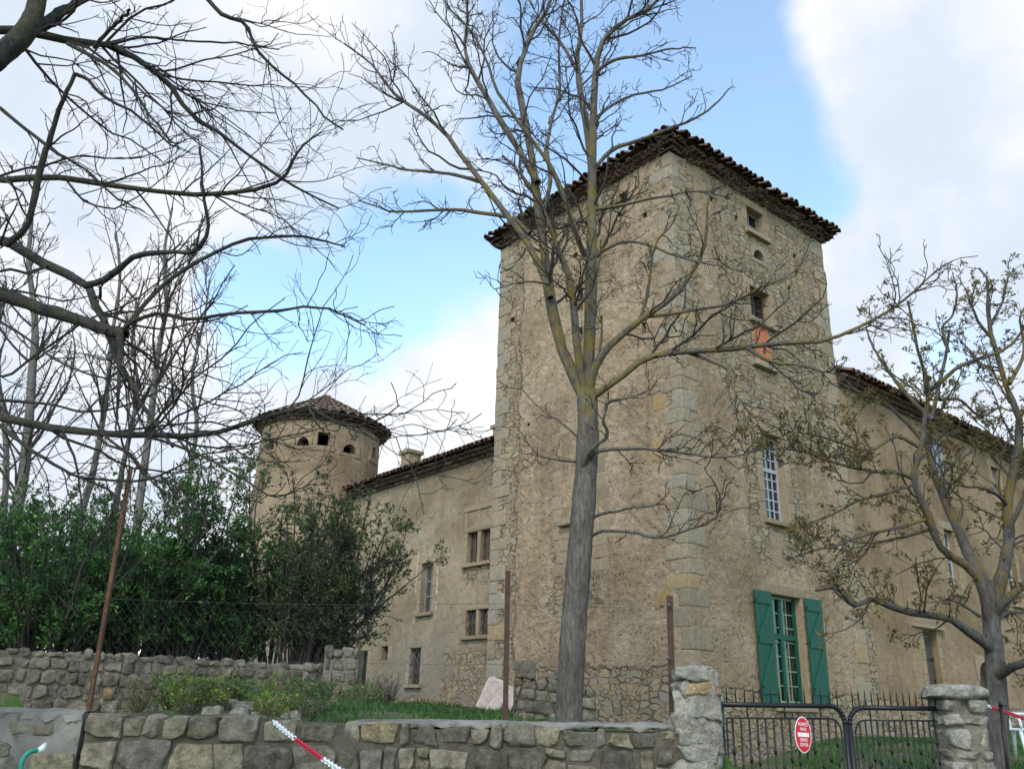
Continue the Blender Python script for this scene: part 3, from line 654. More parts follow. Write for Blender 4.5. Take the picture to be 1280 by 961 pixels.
# blocked window traces on the left face
def flush_stones(fc, parent, rects, mats, proud=.005, name='dressed_block'):
    for (a, b, c, d) in rects:
        mb = MB(); stone(mb, fc.p((a+b)/2, (c+d)/2, proud-.06), fc.ax, ((b-a)/2-.004, (d-c)/2-.004, .06), .012, .003, 8, .01); mb.build(name, mats, parent, True)
flush_stones(FR, tower, BLK, M['dressed'])
r_ = []
for z in np.arange(4.45, 6.7, .34): r_ += [(4.0, 4.2+rng.uniform(0, .2), z, z+.33), (2.45-rng.uniform(0, .2), 2.75, z, z+.33)]
for z in np.arange(3.1, 4.3, .3): r_ += [(3.5, 4.1+rng.uniform(0, .25), z, z+.29), (2.5-rng.uniform(0, .2), 3.1, z, z+.29)]
r_ += [(2.7, 4.1, 6.72, 6.98), (3.1, 4.0, 13.0, 13.25), (4.0, 4.25, 12.5, 13.0)]
flush_stones(FL, tower, r_, M['dressed'])
mb = MB(); stone(mb, FL.p(3.5, 4.36, .06), FL.ax, (.5, .05, .1), .02, .004, 8, 0); mb.build('sill', M['greystone'], tower, True)
flush_stones(FL, tower, [(.52, .95, 5.4, 5.9), (.5, .86, 6.6, 7.0), (.55, 1.0, 2.1, 2.5)], M['ochre'], name='ochre_block')
# ---- left wing
XW, YW0, YW1, WH = .8, TB_, 16.6, 7.16
wl = empty('castle_wing', (4, 12, ZB), 'lower plastered castle wing with mullioned windows between the square tower and the round tower', 'building')
HW = {'mullion': (7.92, 9.02, 4.0, 4.94), 'lattice': (7.86, 8.93, 1.93, 2.65), 'long': (10.75, 11.4, 2.72, 4.25), 'low': (11.15, 11.75, .62, 1.69), 'square': (13.05, 13.45, 1.37, 1.8), 'door': (14.3, 14.88, .6, 1.69), 'far': (14.2, 14.85, 2.66, 3.98)}
putw = [(13.75, 14.0, 6.35, 6.6)]
mb = MB(); wall(mb, FW, YW0, YW1, ZB, WH, list(HW.values())+putw, .3)
XE = 8.5
mb.add([(XW, YW1, ZB), (XE, YW1, ZB), (XE, YW1, WH), (XW, YW1, WH)], [(0, 3, 2, 1)]); mb.add([(XE, YW0, ZB), (XE, YW1, ZB), (XE, YW1, WH), (XE, YW0, WH)], [(0, 1, 2, 3)])
mb.add([(XW, YW1, WH), (XE, YW1, WH), ((XW+XE)/2, YW1, WH+1.9)], None, [(0, 2, 1)])
mb.add([(XW, YW0+.01, ZB), (XE, YW0+.01, ZB), (XE, YW0+.01, WH), (XW, YW0+.01, WH)], [(0, 1, 2, 3)])
mb.build('wall', M['wing_left'], wl)
mb = MB(); xm = (XW+XE)/2; zr = WH+2.3
roof_rows(mb, (XW-.42, YW0, WH+.3), (XW-.42, YW1+.2, WH+.3), (xm, YW0, zr), (xm, YW1+.2, zr), .22, .095)
roof_rows(mb, (XE+.42, YW0, WH+.3), (XE+.42, YW1+.2, WH+.3), (xm, YW0, zr), (xm, YW1+.2, zr), .22, .095)
rf = mb.build('roof', M['tile'], wl, True)
mb = MB()
for pj, z in ((.12, WH-.03), (.23, WH+.08), (.34, WH+.18)):
    tile_course(mb, (XW, YW0, 0), (XW, YW1+.1, 0), (-1, 0, 0), pj, z, .19, .082, .4, .006)
    mb.box((0, 0, 0), np.eye(3), (XW-pj+.07, YW0, z+.055), (XW+.3, YW1+.1, z+.11), tint=.2)
mb.build('eave_tiles', M['tile'], rf, True)
for (y, x, s, h) in ((13.9, 1.7, .26, 1.0), (9.3, 2.2, .2, 1.05)):
    mb = MB(); mb.box((x, y, WH+.4), np.eye(3), (-s, -s, 0), (s, s, h), mat=0); mb.box((x, y, WH+.4), np.eye(3), (-s-.07, -s-.07, h), (s+.07, s+.07, h+.12), mat=0)
    mb.build('chimney', M['wing_left'], rf)
def mull(name, h, z_up, grilles):
    u0, u1, z0, z1 = h; c = (u0+u1)/2
    mb = MB(); FW.box(mb, u0, c-.075, z0, z1, -.2, -.17); FW.box(mb, c+.075, u1, z0, z1, -.2, -.17)
    for a, b in ((u0, c-.075), (c+.075, u1)): FW.box(mb, a, a+.06, z0, z1, -.168, -.13); FW.box(mb, b-.06, b, z0, z1, -.168, -.13); FW.box(mb, (a+b)/2-.015, (a+b)/2+.015, z0, z1, -.169, -.14)
    w = mb.build('window', M['oldwood'], wl); w['label'] = name
    mb = MB(); stone(mb, FW.p(c, (z0+z1)/2, -.09), FW.ax, (.073, (z1-z0)/2+.01, .085), .02, .003, 8, 0)
    if z_up:
        for u in (u0-.09, u1+.09, c): stone(mb, FW.p(u, (z1+z_up)/2, -.02), FW.ax, (.055, (z_up-z1)/2, .042), .012, .003, 8, 0)
        stone(mb, FW.p(c, z_up+.06, -.01), FW.ax, ((u1-u0)/2+.18, .06, .05), .012, .003, 8, 0)
    mb.build('mullion', M['dressed'], w, True)
    surround(FW, w, h, M['dressed'], .13, .13, .11)
    if grilles: grille(FW, w, (u0, c-.08, z0, z1)); grille(FW, w, (c+.08, u1, z0, z1))
mull('two light mullioned window with a blocked upper half', HW['mullion'], 5.58, False)
mull('two light window behind diamond grilles', HW['lattice'], None, True)
for key, lab, gr, mm, cols, rows in (('long', 'tall window with peeling white edges', False, 'greywood', 2, 3), ('low', 'low window behind a diamond grille', True, 'oldwood', 2, 3), ('square', 'tiny square window', False, 'oldwood', 1, 2), ('door', 'low barred window at the far end', None, 'oldwood', 2, 2), ('far', 'upper window half hidden by the shrub', True, 'greywood', 2, 3)):
    w = sash(FW, wl, 'window', HW[key], cols, rows, -.2, .035, .06, M[mm]); w['label'] = lab
    surround(FW, w, HW[key], M['greystone' if key in ('low', 'far') else 'dressed'], .15, .18, .1 if key != 'square' else 0)
    if gr: grille(FW, w, HW[key])
    elif gr is None: grille(FW, w, HW[key], nv=4, diamond=False, mat=M['iron'])
    if key == 'long':
        h = HW[key]
        for (u, za, zb) in ((h[0]-.27, 2.55, 3.0), (h[0]-.26, 3.3, 4.1), (h[1]+.25, 2.5, 2.8), (h[1]+.26, 3.45, 4.4), (h[1]+.24, 4.3, 4.62)):
            z = za; mb = MB()
            while z < zb: stone(mb, FW.p(u+rng.normal(0, .012), z, -.003), FW.ax, (.022*rng.uniform(.3, 1.3), .08, .012), .01, .004, 20, .1); z += .10
            mb.build('plaster_edge', M['slab'], w, True)
# ---- round tower
RCX, RCY, RR = .36, 18.5, 2.30
RZT = 9.9
def rt_pt(a, r, z): return np.array([RCX+r*math.cos(a), RCY+r*math.sin(a), z])
rtw = empty('round_tower', (RCX, RCY, ZB), 'round stone tower with small loopholes under a conical tiled roof beyond the lower wing', 'tower')
def ang(px, py):                                   # bearing on the drum of what is seen at a photo pixel
    d = ray(px, py); dx, dy = d[0], d[1]; ox, oy = CAM[0]-RCX, CAM[1]-RCY
    A = dx*dx+dy*dy; B = ox*dx+oy*dy; C_ = ox*ox+oy*oy-RR*RR; s = (-B-math.sqrt(max(B*B-A*C_, 0)))/A
    q = CAM+d*s; a_ = math.atan2(q[1]-RCY, q[0]-RCX); return (a_-2*math.pi if a_ > math.pi/2 else a_), q[2]
RT_H = []
for (xa, xb, ya, yb) in ((336, 345, 551, 562), (372, 388, 546, 557), (398, 413, 540, 557), (428, 447, 555, 567), (465, 469.5, 559, 573)):
    a0, z1 = ang(xa, ya); a1, _ = ang(xb, ya); z0 = ang((xa+xb)/2, yb)[1]; RT_H.append((min(a0, a1), max(a0, a1), z0, ang((xa+xb)/2, ya)[1]))
_, RZT = ang(400, 524)
NA = 96
edges = sorted({*[i*2*math.pi/NA-1.5*math.pi for i in range(NA+1)], *[x for h in RT_H for x in h[:2]]})
zsr = sorted({ZB, 2., 5., RZT, *[x for h in RT_H for x in h[2:]]})
mb = MB()
def inside(a, z): return any(h[0] < a < h[1] and h[2] < z < h[3] for h in RT_H)
tap = lambda z: RR+.22*max(0., (RZT-z)/(RZT-ZB))
for i in range(len(edges)-1):
    for j in range(len(zsr)-1):
        if inside((edges[i]+edges[i+1])/2, (zsr[j]+zsr[j+1])/2): continue
        mb.add([rt_pt(edges[i], tap(zsr[j]), zsr[j]), rt_pt(edges[i+1], tap(zsr[j]), zsr[j]), rt_pt(edges[i+1], tap(zsr[j+1]), zsr[j+1]), rt_pt(edges[i], tap(zsr[j+1]), zsr[j+1])], [(0, 1, 2, 3)])
for (a0, a1, z0, z1) in RT_H:
    c4 = [(a0, z0), (a1, z0), (a1, z1), (a0, z1)]
    for k in range(4):
        p, q = c4[k], c4[(k+1) % 4]; mb.add([rt_pt(p[0], tap(p[1]), p[1]), rt_pt(q[0], tap(q[1]), q[1]), rt_pt(q[0], RR-.45, q[1]), rt_pt(p[0], RR-.45, p[1])], [(0, 1, 2, 3)])
mb.build('wall', M['round'], rtw)
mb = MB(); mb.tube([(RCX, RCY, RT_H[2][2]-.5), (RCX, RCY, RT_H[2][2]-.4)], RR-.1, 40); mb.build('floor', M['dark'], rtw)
for k, h in enumerate(RT_H):
    am = (h[0]+h[1])/2; fc = Face(rt_pt(am, tap(h[2])*math.cos((h[1]-h[0])/2)+.012, 0), (-math.sin(am), math.cos(am), 0), (math.cos(am), math.sin(am), 0)); hw = (h[1]-h[0])/2*RR
    if k in (0, 1, 3): loophole(fc, rtw, (-hw, hw, h[2], h[3]), M['round'])
    else:
        mb = MB()
        for (a, b, c, d) in ((-hw-.16, -hw, h[2], h[3]), (hw, hw+.16, h[2], h[3]), (-hw-.2, hw+.2, h[2]-.2, h[2]-.005)): stone(mb, fc.p((a+b)/2, (c+d)/2, -.05), fc.ax, ((b-a)/2, (d-c)/2, .07), .015, .003, 8, 0)
        mb.build('window_surround', M['dressed'], rtw, True)
RO = RR+.36; ZA = RZT+1.66
mb = MB(); nT = 46; segs = 6; steps = 7
for i in range(nT):                                  # canal tiles running from the eave up to the point, stepped
    a0 = i*2*math.pi/nT
    for j in range(steps):
        f0, f1 = j/steps, (j+1)/steps; ti = rng.random(); ov = .04+(rng.uniform(0, .06) if j == 0 else 0)
        V = []
        for f, lift in ((f0, .03), (f1, 0.)):
            r = RO*(1-f)+(ov if lift else 0); z = RZT+.18+(ZA-RZT-.1)*f+lift; w = max(2*math.pi*r/nT*.5, .015)*.98
            for s in range(segs+1):
                th = math.pi*s/segs; V.append(rt_pt(a0+math.cos(th)*w/max(r, .05), r, z+math.sin(th)*min(w*.8, .1)))
        Q = [(s, s+1, segs+1+s+1, segs+1+s) for s in range(segs)]
        mb.add(V, Q, tint=ti)
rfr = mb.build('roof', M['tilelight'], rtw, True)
mb = MB(); k = 48; V = [rt_pt(i*2*math.pi/k, RO-.05, RZT+.16) for i in range(k)]+[np.array([RCX, RCY, ZA])]; mb.add(V, None, [(i, (i+1) % k, k) for i in range(k)], tint=.2)
for (r, z) in ((RR+.11, RZT-.03), (RR+.22, RZT+.08)):
    for i in range(nT*2):
        a0 = i*math.pi/nT; out = np.array([math.cos(a0), math.sin(a0), 0]); d = np.array([-math.sin(a0), math.cos(a0), 0]); h = math.pi*r/nT/2
        tile_course(mb, rt_pt(a0, RR, 0)-d*h, rt_pt(a0, RR, 0)+d*h, out, r-RR, z, h*2, h*.93, .4, .02, seg=5)
    mb.tube([(RCX, RCY, z+.05), (RCX, RCY, z+.11)], r-.04, 48, tint=.2)
mb.build('eave_tiles', M['tile'], rfr, True)
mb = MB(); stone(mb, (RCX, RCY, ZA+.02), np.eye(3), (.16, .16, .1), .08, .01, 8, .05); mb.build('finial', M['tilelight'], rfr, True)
# ---- right wing
XR1, RWH = 26., 8.9
wr = empty('castle_wing', (16, 4, ZB), 'long ochre plastered castle wing running right from the square tower behind the budding tree', 'building')
HR = {'door': (10.05, 10.85, -.3, 2.4), 'upper': (12.3, 12.95, 3.66, 5.55), 'white': (12.35, 13.05, 7.25, 8.5), 'arch': (13.2, 14.3, -.2, 1.75), 'far': (16.6, 17.4, 3.7, 5.4), 'fart': (16.7, 17.3, 7.2, 8.4)}
mb = MB(); wall(mb, FR, TA, XR1, ZB, RWH, list(HR.values()), .34)
mb.add([(TA, 7.5, ZB), (XR1, 7.5, ZB), (XR1, 7.5, RWH), (TA, 7.5, RWH)], [(0, 3, 2, 1)]); mb.add([(XR1, 0, ZB), (XR1, 7.5, ZB), (XR1, 7.5, RWH), (XR1, 0, RWH)], [(0, 1, 2, 3)])
mb.add([(XR1, 0, RWH), (XR1, 7.5, RWH), (XR1, 3.75, RWH+1.9)], None, [(0, 1, 2)])
mb.build('wall', M['wing_right'], wr)
mb = MB(); mb.box((0, 0, 0), np.eye(3), (9.2, -.045, .2), (9.6, .0, 8.6)); mb.build('plaster_pier', M['wing_right'], wr)
mb = MB()
roof_rows(mb, (TA, -.42, RWH+.3), (XR1+.2, -.42, RWH+.3), (TA, 3.75, RWH+2.2), (XR1+.2, 3.75, RWH+2.2), .22, .095)
roof_rows(mb, (TA, 7.9, RWH+.3), (XR1+.2, 7.9, RWH+.3), (TA, 3.75, RWH+2.2), (XR1+.2, 3.75, RWH+2.2), .22, .095)
rf = mb.build('roof', M['tile'], wr, True)
mb = MB()
for pj, z in ((.12, RWH-.03), (.23, RWH+.08), (.34, RWH+.18)):
    tile_course(mb, (TA, 0, 0), (XR1, 0, 0), (0, -1, 0), pj, z, .19, .082, .4, .008)
    mb.box((0, 0, 0), np.eye(3), (TA, -pj+.07, z+.055), (XR1, .3, z+.11), tint=.2)
mb.build('eave_tiles', M['tile'], rf, True)
mb = MB()
for i in range(5): FR.box(mb, 10.05+i*.16+.004, 10.05+(i+1)*.16-.004, -.3, 2.38, -.2, -.16-.004*(i % 2))
d = mb.build('door', M['oldwood'], wr); d['label'] = 'dark narrow plank door'
for z in (.3, 1.6): mb = MB(); FR.box(mb, 10.08, 10.8, z, z+.07, -.158, -.14); mb.build('strap_hinge', M['iron'], d)
mb = MB(); mb.tube([FR.p(10.7, .95, -.15), FR.p(10.7, 1.1, -.12)], .015, 6); mb.build('handle', M['iron'], d)
surround(FR, d, HR['door'], M['dressed'], .14, .3, 0)
mb = MB(); FR.box(mb, 9.35, 11.2, 2.43, 2.5, .0, .12); mb.build('lintel_ledge', M['dressed'], wr)
for key, lab, mm in (('upper', 'white framed window with peeling surround', 'whitepaint'), ('far', 'window behind the branches at the far right', 'whitepaint'), ('fart', 'small attic window at the far right', 'whitepaint')):
    w = sash(FR, wr, 'window', HR[key], 2, 4, -.2, .04, .07, M[mm]); w['label'] = lab; surround(FR, w, HR[key], M['dressed'], .18, .24, .12)
h = HR['white']; w = sash(FR, wr, 'window', h, 1, 1, -.05, .03, .06, M['whitepaint']); w['label'] = 'attic window closed by a white blind'
mb = MB(); FR.box(mb, h[0]+.05, h[1]-.05, h[2]+.05, h[3]-.05, -.10, -.085); mb.build('blind', M['curtain'], w); surround(FR, w, h, M['dressed'], .16, .2, .12)
# arched doorway
mb = MB(); k = 12; h = HR['arch']; cu = (h[0]+h[1])/2; ru = (h[1]-h[0])/2; zc = h[3]-ru
th = np.linspace(0, np.pi, k+1); inn = [FR.p(cu+ru*.94*math.cos(x), zc+ru*.94*math.sin(x), .014) for x in th]
out = []
for x in th: c_, s_ = math.cos(x), math.sin(x); q = max(abs(c_), abs(s_)); out.append(FR.p(cu+(ru+.14)*c_/q, zc+(ru+.14)*s_/q, .014))
V = inn+out+[q-FR.N*.34 for q in inn]
mb.add(V, [(i, i+1, k+1+i+1, k+1+i) for i in range(k)]+[(i, 2*(k+1)+i, 2*(k+1)+i+1, i+1) for i in range(k)])
ar = mb.build('arched_doorway', M['dressed'], wr); mb = MB(); FR.box(mb, h[0], h[1], h[2], h[3], -.3, -.27); mb.build('door_leaf', M['oldwood'], ar)

# ------------------------------------------------------------------ stone walls
def course_wall(path, courses, thick, mb_st, mb_core, wr_=(.22, .5), z_top=None, gap=.012, rnd=.03, amp=.010, split=.25, dep=.22, top_jit=.02, front=None, skew=.05, hi=False):
    """path: two ground points (u,v); courses from the top down; front normal towards the camera"""
    (u0, v0), (u1, v1) = path; A = uv(u0, v0, 0); B = uv(u1, v1, 0); d = B-A; L = np.linalg.norm(d); d /= L; N = np.array([d[1], -d[0], 0])
    if N @ (CAM-A) < 0: N = -N
    ax = np.array([d, [0, 0, 1.], N]); zt = z_top if callable(z_top) else (lambda s: z_top)
    zoff = 0.
    for ci, h in enumerate(courses):
        s = -rng.uniform(0, .15)
        while s < L:
            w = rng.uniform(*wr_)*(1 if h > .2 else .85); e = min(s+w, L+.02)
            if L-e < wr_[0]*.5: e = L
            z1 = zt(s+w/2)-zoff+(rng.normal(0, top_jit) if ci == 0 else 0); z0 = zt(s+w/2)-zoff-h
            a = max(s, 0)
            if e-a > .05:
                parts = [(z0, z1)]
                if rng.random() < split and h > .2: f = rng.uniform(.4, .6); parts = [(z0, z0+(z1-z0)*f), (z0+(z1-z0)*f, z1)]
                for (q0, q1) in parts:
                    c = A+d*(a+e)/2+np.array([0, 0, (q0+q1)/2])+N*(-dep/2+rng.normal(0, .012))
                    ang_ = rng.normal(0, .03); ca, sa = math.cos(ang_), math.sin(ang_); ax2 = np.array([ax[0]*ca+ax[1]*sa, -ax[0]*sa+ax[1]*ca, ax[2]])
                    stone(mb_st, c, ax2, ((e-a)/2-gap/2, (q1-q0)/2-gap/2, dep/2), rnd*rng.uniform(.6, 1.2), amp, 7, skew, None, hi)
            s = e
            if e >= L: break
        zoff += h
    n = 24
    ss = np.linspace(0, L, n); Ht = sum(courses); V = []
    for x in ss:
        z1 = zt(x)-.035; b_ = A+d*x
        V += [b_-N*.035+np.array([0, 0, zt(x)-Ht-.6]), b_-N*.035+np.array([0, 0, z1]), b_-N*(thick)+np.array([0, 0, z1]), b_-N*thick+np.array([0, 0, zt(x)-Ht-.6])]
    Q = []
    for i in range(n-1):
        for k_ in range(4): Q.append((i*4+k_, i*4+(k_+1) % 4, (i+1)*4+(k_+1) % 4, (i+1)*4+k_))
    Q += [(0, 1, 2, 3), ((n-1)*4, (n-1)*4+3, (n-1)*4+2, (n-1)*4+1)]
    mb_core.add(V, Q)
    return A, d, N, L
V0 = 8.0
def wu(px): return loc(at(px, 900, V0))[0]
fw = empty('stone_wall', uv(-.9, V0+.2, -1.47), 'low roadside wall of squared grey field stones in the foreground', 'wall')
uA, uM, uB = wu(107), wu(500), wu(898)
ztf = lambda a, b: (lambda s: a+(b-a)*min(max(s, 0), 6)/6)
mS, mC = MB(), MB()
course_wall(((uA, V0), (uM, V0)), (.20, .27, .26, .27, .28), .42, mS, mC, (.17, .46), lambda s: -.125-.0*s, .03, .014, .006, .2, .26, skew=.09, hi=True)
course_wall(((uM, V0), (uB, V0)), (.17, .22, .24, .24, .26, .2), .42, mS, mC, (.12, .36), lambda s: -.15+.012*s, .03, .016, .007, .3, .26, skew=.13, hi=True)
mS.build('stones', M['wallstone'], fw, True); mC.build('mortar_core', M['darkmortar'], fw)
# rough cement coping over the right half
def cement_strip(mb, u0, u1, z0, z1, dep, hgt):
    n = int((u1-u0)/.03); rz = [np.convolve(rng.normal(0, 1, n+12), np.ones(w_)/w_**.5, 'same')[6:n+6] for w_ in (3, 5, 9, 4, 7, 5, 5, 5)]; us_ = np.linspace(u0, u1, n); prof = [(0.0, -hgt), (-.012, -hgt*.4), (.02, -.004), (.09, .004), (dep*.5, .008), (dep-.03, 0), (dep, -.02), (dep, -hgt)]
    V = []
    for i, u in enumerate(us_):
        z = z0+(z1-z0)*i/(n-1)
        for k, (dv, dz) in enumerate(prof):
            a_ = .007*rz[k][i]
            V.append(uv(u, V0+.03+dv+a_*(k < 3)*1.4, z+dz+a_*(1.4 if k == 0 else .7)))
    m_ = len(prof); mb.add(V, [(i*m_+k, (i+1)*m_+k, (i+1)*m_+k+1, i*m_+k+1) for i in range(n-1) for k in range(m_-1)])
mb = MB(); cement_strip(mb, wu(446), wu(846), -.125, -.085, .42, .05)
mb.build('coping', M['cement'], fw, True)
# rendered wall at the far left
lw = empty('rendered_wall', uv(-5, V0, -1.47), 'grey cement rendered wall with a hose tap left of the field stone wall', 'wall')
mb = MB(); ax3 = np.array([RT, [0, 0, 1], -FH]); ug = uA-.03
mb.box(uv(0, V0, 0), ax3, (-9, -1.9, -.4), (ug-.01, -.13, -.03)); mb.build('wall_body', M['cement'], lw)
mb = MB()
stone(mb, uv(ug-.2, V0+.1, -.66), ax3, (.19, .2, .12), .02, .007, 5, .03, .9, True); stone(mb, uv(ug-.22, V0+.1, -1.15), ax3, (.2, .25, .12), .02, .007, 5, .03, None, True)
for (u, z, a_, b_) in ((-4.05, -.27, .2, .07), (-4.33, -.44, .1, .06), (-4.65, -.55, .16, .09), (-4.6, -.25, .16, .05), (-4.4, -.66, .1, .08), (-5., -.4, .15, .1)): stone(mb, uv(u, V0+.07, z), ax3, (a_, b_, .06), .03, .009, 7, .12, None, True)
mb.build('stones', M['wallstone'], lw, True)
mb = MB()
cement_strip(mb, -6.5, ug-.01, -.105, -.115, .42, .07)
mb.build('coping', M['cement'], lw, True)
# hose and its tap
hz = empty('garden_hose', at(47, 938, 7.85), 'green hose hanging from the white tap fitting on the rendered wall', 'hose')
mb = MB(); mb.tube(smooth_line([at(48, 937, 7.85), at(38, 939, 7.8), at(30, 947, 7.78), at(26, 960, 7.77), at(25, 1010, 7.8), at(27, 1080, 7.8)], 24), .019, 8); mb.build('tube', M['hose'], hz, True)
mb = MB(); mb.tube([at(46.5, 938, 7.85), at(52, 936, 7.86), at(57, 930, 7.92)], [.024, .028, .022], 8); mb.build('fitting', M['white'], hz, True)
# retaining wall and its end pier
rw = empty('retaining_wall', uv(-5, 11.5, -.3), 'mossy rubble retaining wall under the dark shrubs', 'wall')
mS, mC = MB(), MB()
LRW = math.hypot(RB[0]-RA[0], RB[1]-RA[1])
RA2 = (RA[0]-4*(RB[0]-RA[0])/LRW, RA[1]-4*(RB[1]-RA[1])/LRW)
course_wall((RA2, RB), (.10, .14, .17, .16, .17, .16, .16), .5, mS, mC, (.10, .30), lambda s: .56-.003*s, .012, .028, .012, .4, .24, .012, skew=.18, hi=True)
mS.build('stones', M['retstone'], rw, True); mC.build('mortar_core', M['mortar'], rw)
pr_ = empty('stone_pier', uv(-2.4, 13.3, -.3), 'short rubble pier ending the retaining wall beside the lawn', 'pier')
mS, mC = MB(), MB(); course_wall(((-2.62, 13.12), (-2.12, 13.12)), (.15, .18, .2, .2, .2, .2, .2), .5, mS, mC, (.12, .26), .78, .012, .05, .014, .3, .2, .03, skew=.12)
mS.build('stones', M['retstone'], pr_, True); mC.build('mortar_core', M['mortar'], pr_)
# broken stub of wall by the tree
sb = empty('broken_wall', uv(.5, 14, -.3), 'broken stub of dry stone wall beside the tree at the tower foot', 'wall')
mS, mC = MB(), MB(); ul = loc(at(642, 880, 14))[0]; ur = loc(at(745, 880, 14))[0]
course_wall(((ul, 14.), (ur, 14.)), (.14, .16, .18, .2, .2, .2), .45, mS, mC, (.14, .34), lambda s: .47-.12*s, .012, .05, .014, .3, .25, .05, skew=.14)
stone(mS, uv(ul+.17, 14.1, .58), ax3, (.16, .14, .15), .03, .01, 6, .05, .2); stone(mS, uv(ul+.62, 14.1, .5), np.array([RT*.85+np.array([0, 0, .5]), -RT*.5+np.array([0, 0, .85]), -FH]), (.14, .07, .1), .03, .01, 6, .1, .8)
mS.build('stones', M['retstone'], sb, True); mC.build('mortar_core', M['darkmortar'], sb)
# rough pillars of the gate
pl = empty('gate_pillar', at(872, 900, 8.1), 'crumbling lump of stone and mortar on the wall end left of the gate', 'pillar')
mb = MB()
for (px, py, hx, hy, ti) in ((866, 843, .165, .07, .45), (884, 848, .07, .06, .2), (872, 861, .19, .055, 1.), (852, 862, .06, .09, .3), (860, 881, .12, .10, .5), (884, 880, .10, .13, .35), (868, 898, .10, .09, .15), (890, 903, .07, .10, .6), (852, 903, .10, .09, .7),
    (874, 918, .13, .08, .4), (892, 926, .06, .08, .2), (856, 922, .10, .08, .55), (872, 940, .17, .08, .3), (866, 962, .2, .1, .6)):
    stone(mb, at(px, py, 8.12), ax3, (hx, hy, .15+rng.uniform(0, .05)), .03, .009, 8, .16, ti, True)
mb.build('stones', M['palestone'], pl, True)
mb = MB(); stone(mb, at(872, 903, 8.17), ax3, (.185, .40, .16), .08, .012, 6, .06, None, True); mb.build('mortar_core', M['palemortar'], pl, True)
pr2 = empty('gate_pillar', uv(4.55, 9.1, -1.45), 'stacked stone pillar with a rounded cap right of the iron gate', 'pillar')
mb = MB(); ulf, urt = loc(at(1180, 900, 9.05))[0], loc(at(1236, 900, 9.05))[0]; wpl = urt-ulf
zt_ = float(at(1200, 872, 9.05)[2]); z = zt_
while z > -1.6:
    h = rng.uniform(.1, .2); s = ulf
    while s < urt-.02:
        w = min(rng.uniform(.14, .32), urt-s); 
        if urt-(s+w) < .1: w = urt-s
        stone(mb, uv(s+w/2, 9.2, z-h/2), ax3, (w/2-.012, h/2-.01, .2+rng.normal(0, .012)), .03, .007, 7, .13, None, True); s += w
    z -= h
mb.build('stones', M['palestone'], pr2, True)
mb = MB(); stone(mb, uv((ulf+urt)/2, 9.2, (zt_-1.6)/2), ax3, (wpl/2-.03, (zt_+1.6)/2, .17), .03, .012, 5, .0); mb.build('mortar_core', M['mortar'], pr2, True)
mb = MB(); stone(mb, uv((ulf+urt)/2-.02, 9.2, zt_+.055), ax3, (wpl/2+.05, .065, .26), .055, .010, 5, .06, .4, True); mb.build('cap', M['palestone'], pr2, True)

